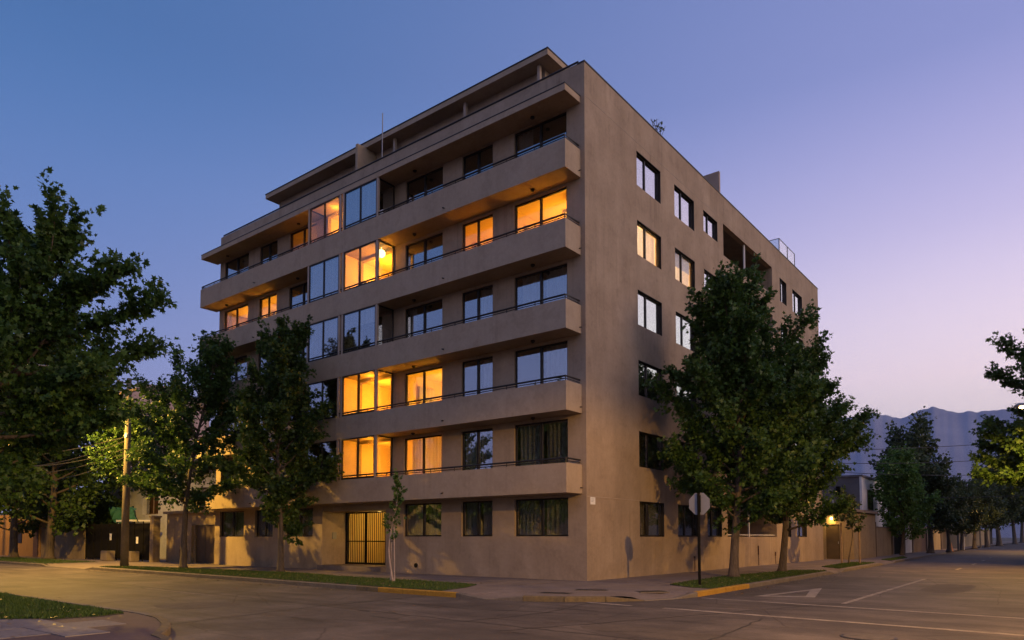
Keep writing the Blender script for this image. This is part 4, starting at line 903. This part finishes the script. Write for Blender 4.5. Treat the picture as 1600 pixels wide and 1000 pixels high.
# ------------------------------------------------------------------ neighbours, left street
cw = thing('carport_wall', 'ochre lit wall with brown gate between the pole and the apartment block', 'wall')
o = wall_holes('F', -28.6, -22.95, 0, 2.75, [(-25.4,-23.4,.02,2.1)], .2).build('wall', 'beige_wall', cw); o.location = (0, .25, 0)
gt = MB().box(-25.398, -24.42, .33, .37, .03, 2.09).build('gate_leaf', 'brown_gate', cw); MB().box(-24.40, -23.402, .33, .37, .03, 2.09).build('gate_leaf', 'brown_gate', cw)
MB().box(-28.7, -22.9, .05, 3.5, 2.752, 2.9).build('roof_slab', 'beige_wall', cw)
MB().box(-25.75, -25.5, .1, .248, 0, 2.1).build('pilaster', 'beige_wall', cw); MB().box(-27.0, -26.2, .2, .248, .35, .75).build('vent_box', 'rust', cw)
pi = thing('gate_pillar', 'tall pale gate pillar at the right end of the black fence', 'pillar', (-28.85,-.3,0)); MB().box(-.2,.2,-.2,.2,0,2.55).build('shaft', 'beige_wall', pi); MB().box(-.25,.25,-.25,.25,2.552,2.65).build('cap', 'beige_wall', pi)
bf = thing('black_fence', 'black sheet metal fence with two small notices', 'fence')
for i in range(8):
    x0 = -38.2+i*1.14; MB().box(x0+.01, x0+1.13, -.32, -.28, .1, 2.25).build('panel', 'black_metal', bf)
for i in range(9): MB().box(-38.2+i*1.14-.035, -38.2+i*1.14+.035, -.37, -.325, 0, 2.35).build('post', 'black_metal', bf)
for x, z in ((-34.6,1.45), (-31.0,1.25)): MB().box(x-.13, x+.13, -.335, -.322, z-.2, z+.2).build('notice', 'white', bf)
for i, (x, wd, lab) in enumerate([(-33.9,.9,'left pale planter block at the foot of the black fence'), (-30.9,1.3,'right pale planter block behind the concrete pole')]):
    t = thing('planter_block', lab, 'planter', (x,-.75,0), 0, 'planter blocks by the black fence'); MB().box(-wd/2,wd/2,-.25,.25,0,.6).build('block', 'pave', t, None, .03); MB().box(-wd/2+.06,wd/2-.06,-.19,.19,.602,.62).build('soil', 'soil', t)
lf = thing('stone_wall', 'rough brownish wall left of the black fence', 'wall'); MB().box(-46, -38.4, -.35, -.1, 0, 2.0).build('wall', 'beige_wall', lf); MB().box(-46.05, -38.35, -.4, -.05, 2.002, 2.1).build('coping', 'pave', lf)
ow = thing('ochre_wall', 'orange lit house wall at the far left edge', 'wall'); MB().box(-66, -46.3, -.3, 0, 0, 3.2).build('wall', 'ochre_wall', ow); MB().box(-47.6,-46.7,-.34,-.302,0,2.3).build('door', 'rust', ow); MB().box(-51.5,-50,-.34,-.302,1,2.3).build('window', 'frame', ow)
wh = thing('white_house', 'dirty white two storey house with broken window behind the black fence', 'house')
o = wall_holes('F', -44.5, -33.5, 0, 6.0, [(-38.85,-36.55,3.0,5.0), (-43,-41.5,3,4.8)], .3).build('front_wall', 'white_wall', wh); o.location = (0, 3.5, 0)
MB().box(-33.7, -33.5, 3.802, 11, 0, 6.0).build('side_wall', 'white_wall', wh)
MB().add([(-45,3.0,6.0),(-33.0,3.0,6.0),(-33.0,11.5,6.0),(-45,11.5,6.0),(-45,7.2,7.6),(-33.0,7.2,7.6)], [(0,1,5,4),(2,3,4,5),(1,2,5),(3,0,4),(0,3,2,1)]).build('roof', 'tile', wh)
w = MB().box(-38.85,-36.55,3.72,3.76,3.0,3.06).box(-37.74,-37.66,3.72,3.76,3.06,5.0).build('window_frame', 'wood', wh); MB().add([(-38.85,3.74,3.06),(-38.0,3.74,3.06),(-38.2,3.74,4.3),(-38.85,3.74,4.7)], [(0,1,2,3)]).build('broken_pane', 'glass', w)
room_box('F', -39.2, -36.2, 3.79, 7, 2.8, 5.5).build('room_interior', 'rust', wh); room_box('F', -43.2, -41.2, 3.79, 7, 2.8, 5.5).build('room_interior', 'room_dark', wh)
tp = thing('tarpaulin', 'green tarpaulin strung behind the black fence', 'tarpaulin')
m = MB(); n = 12
for i in range(n+1):
    x = -38.6+4.2*i/n
    for j in range(4): m.v.append((x, 1.2+.25*math.sin(i*1.3+j), 2.45+.3*j+.12*math.sin(i*.9+j*2)))
for i in range(n):
    for j in range(3): a = i*4+j; m.f.append((a, a+4, a+5, a+1))
m.build('sheet', 'teal', tp)
bn = thing('white_awning', 'white plastic awning edge glimpsed above the black fence', 'awning'); MB().box(-36.6,-34.7,.8,2.3,2.42,2.55).build('canopy', 'white', bn, None, .02); MB().tube([(-36.5,.9,0), (-36.5,.9,2.42)], .03, 6).build('post', 'white', bn)
for i, (x, y, lab) in enumerate([(-41.5,1.6,'dark hedge behind the rough brownish wall'), (-48.5,2.6,'dark shrub mass beside the ochre wall')]):
    t = thing('hedge', lab, 'hedge', (x, y, 0), 0, 'hedges behind the left walls'); bush(t, (0,0,2.3), (4.2,1.2,2.3), 5200, .26, 'leaf_b', 50+i); MB().tube([(0,0,0), (0,0,2)], .08, 6).build('stem', 'bark', t)
# pink tower far behind on the left
tw = thing('pink_tower', 'far pinkish apartment tower glimpsed between the left tree crowns', 'building', (-118, 34, 0), R(-18))
MB().box(-14, 9, 0, 14, 0, 25.5).build('wall', 'pink_wall', tw)
for i, z in enumerate((17.2, 19.6, 22.0, 24.0)):
    MB().box(-14, 9.05, -.5, -.002, z, z+1.1).build('balcony_band', 'pink_wall', tw)
    for x in (-11,-6.5,-2,3): w = MB().box(x, x+3, -.03, -.004, z-1.25, z-.05).build('window', 'frame', tw); MB().box(x+.1, x+2.9, -.05, -.031, z-1.15, z-.15).build('pane', 'glass', w)
MB().box(-5, 4, 3, 9, 25.5, 28).build('lift_house', 'pink_wall', tw)

# ------------------------------------------------------------------ mountains and the air before them
def mountains():
    prof = np.array([(-60,.10), (-40,.13), (-25,.145), (-16,.150), (-13,.1545), (-12,.1563), (-10.8,.1570), (-9.9,.1520), (-9.0,.1500), (-8.4,.1535), (-8.0,.1565), (-7.35,.1600), (-6.5,.1560), (-5.75,.1490), (-5.1,.1502), (-4.6,.1490), (-3.6,.1515), (-2.2,.1465), (4,.15), (12,.13), (25,.11), (45,.09), (60,.07)])
    az = np.linspace(-60, 60, 900); rr = np.linspace(8500, 17000, 34); Z = np.interp(az, prof[:, 0], prof[:, 1])
    g = np.random.default_rng(3); rough = np.zeros_like(az)
    for k in range(1, 9): rough += .0011/k*np.sin(az*(1.3*k*1.7)+g.uniform(0, 6))
    V = []
    for r in rr:
        u = (r-8500)/7000; ridge = min(1, max(0, u))**1.1 if u < 1 else max(0, 1-(u-1)*1.2)
        for a, z, q in zip(az, Z, rough):
            spur = .55+.45*ridge+.06*(1-ridge)*math.sin(a*1.9+1.5*math.sin(a*.7))+.02*(1-ridge)*math.sin(a*5.3+r*.0006)
            hgt = (z+q)*15500*ridge*spur if u < 1 else (z+q)*15500*ridge
            V.append((r*math.sin(R(a)), r*math.cos(R(a)), hgt-.3-2*(u <= 0)))
    V = np.array(V); n = len(az); F = []
    for i in range(len(rr)-1):
        b = np.arange(n-1)+i*n; F.append(np.stack([b, b+1, b+1+n, b+n], 1))
    F = np.concatenate(F).ravel()
    o = mesh_np('mountains', V, F, 4, 'rock'); o['kind'] = 'structure'
mountains()
hz, n, l, p = new_mat('evening_haze'); n.remove(p)
pv = n.new('ShaderNodeVolumePrincipled'); pv.inputs['Color'].default_value = (.40, .53, 1.0, 1); pv.inputs['Density'].default_value = 4.0e-5; pv.inputs['Anisotropy'].default_value = 0
l.new(pv.outputs[0], n['Material Output'].inputs['Volume'])
hb_ = MB().box(-18500, 18500, -18500, 18500, -1.5, 2650).build('haze', hz); hb_['kind'] = 'stuff'; hb_['label'] = 'thin evening haze in front of the mountains'
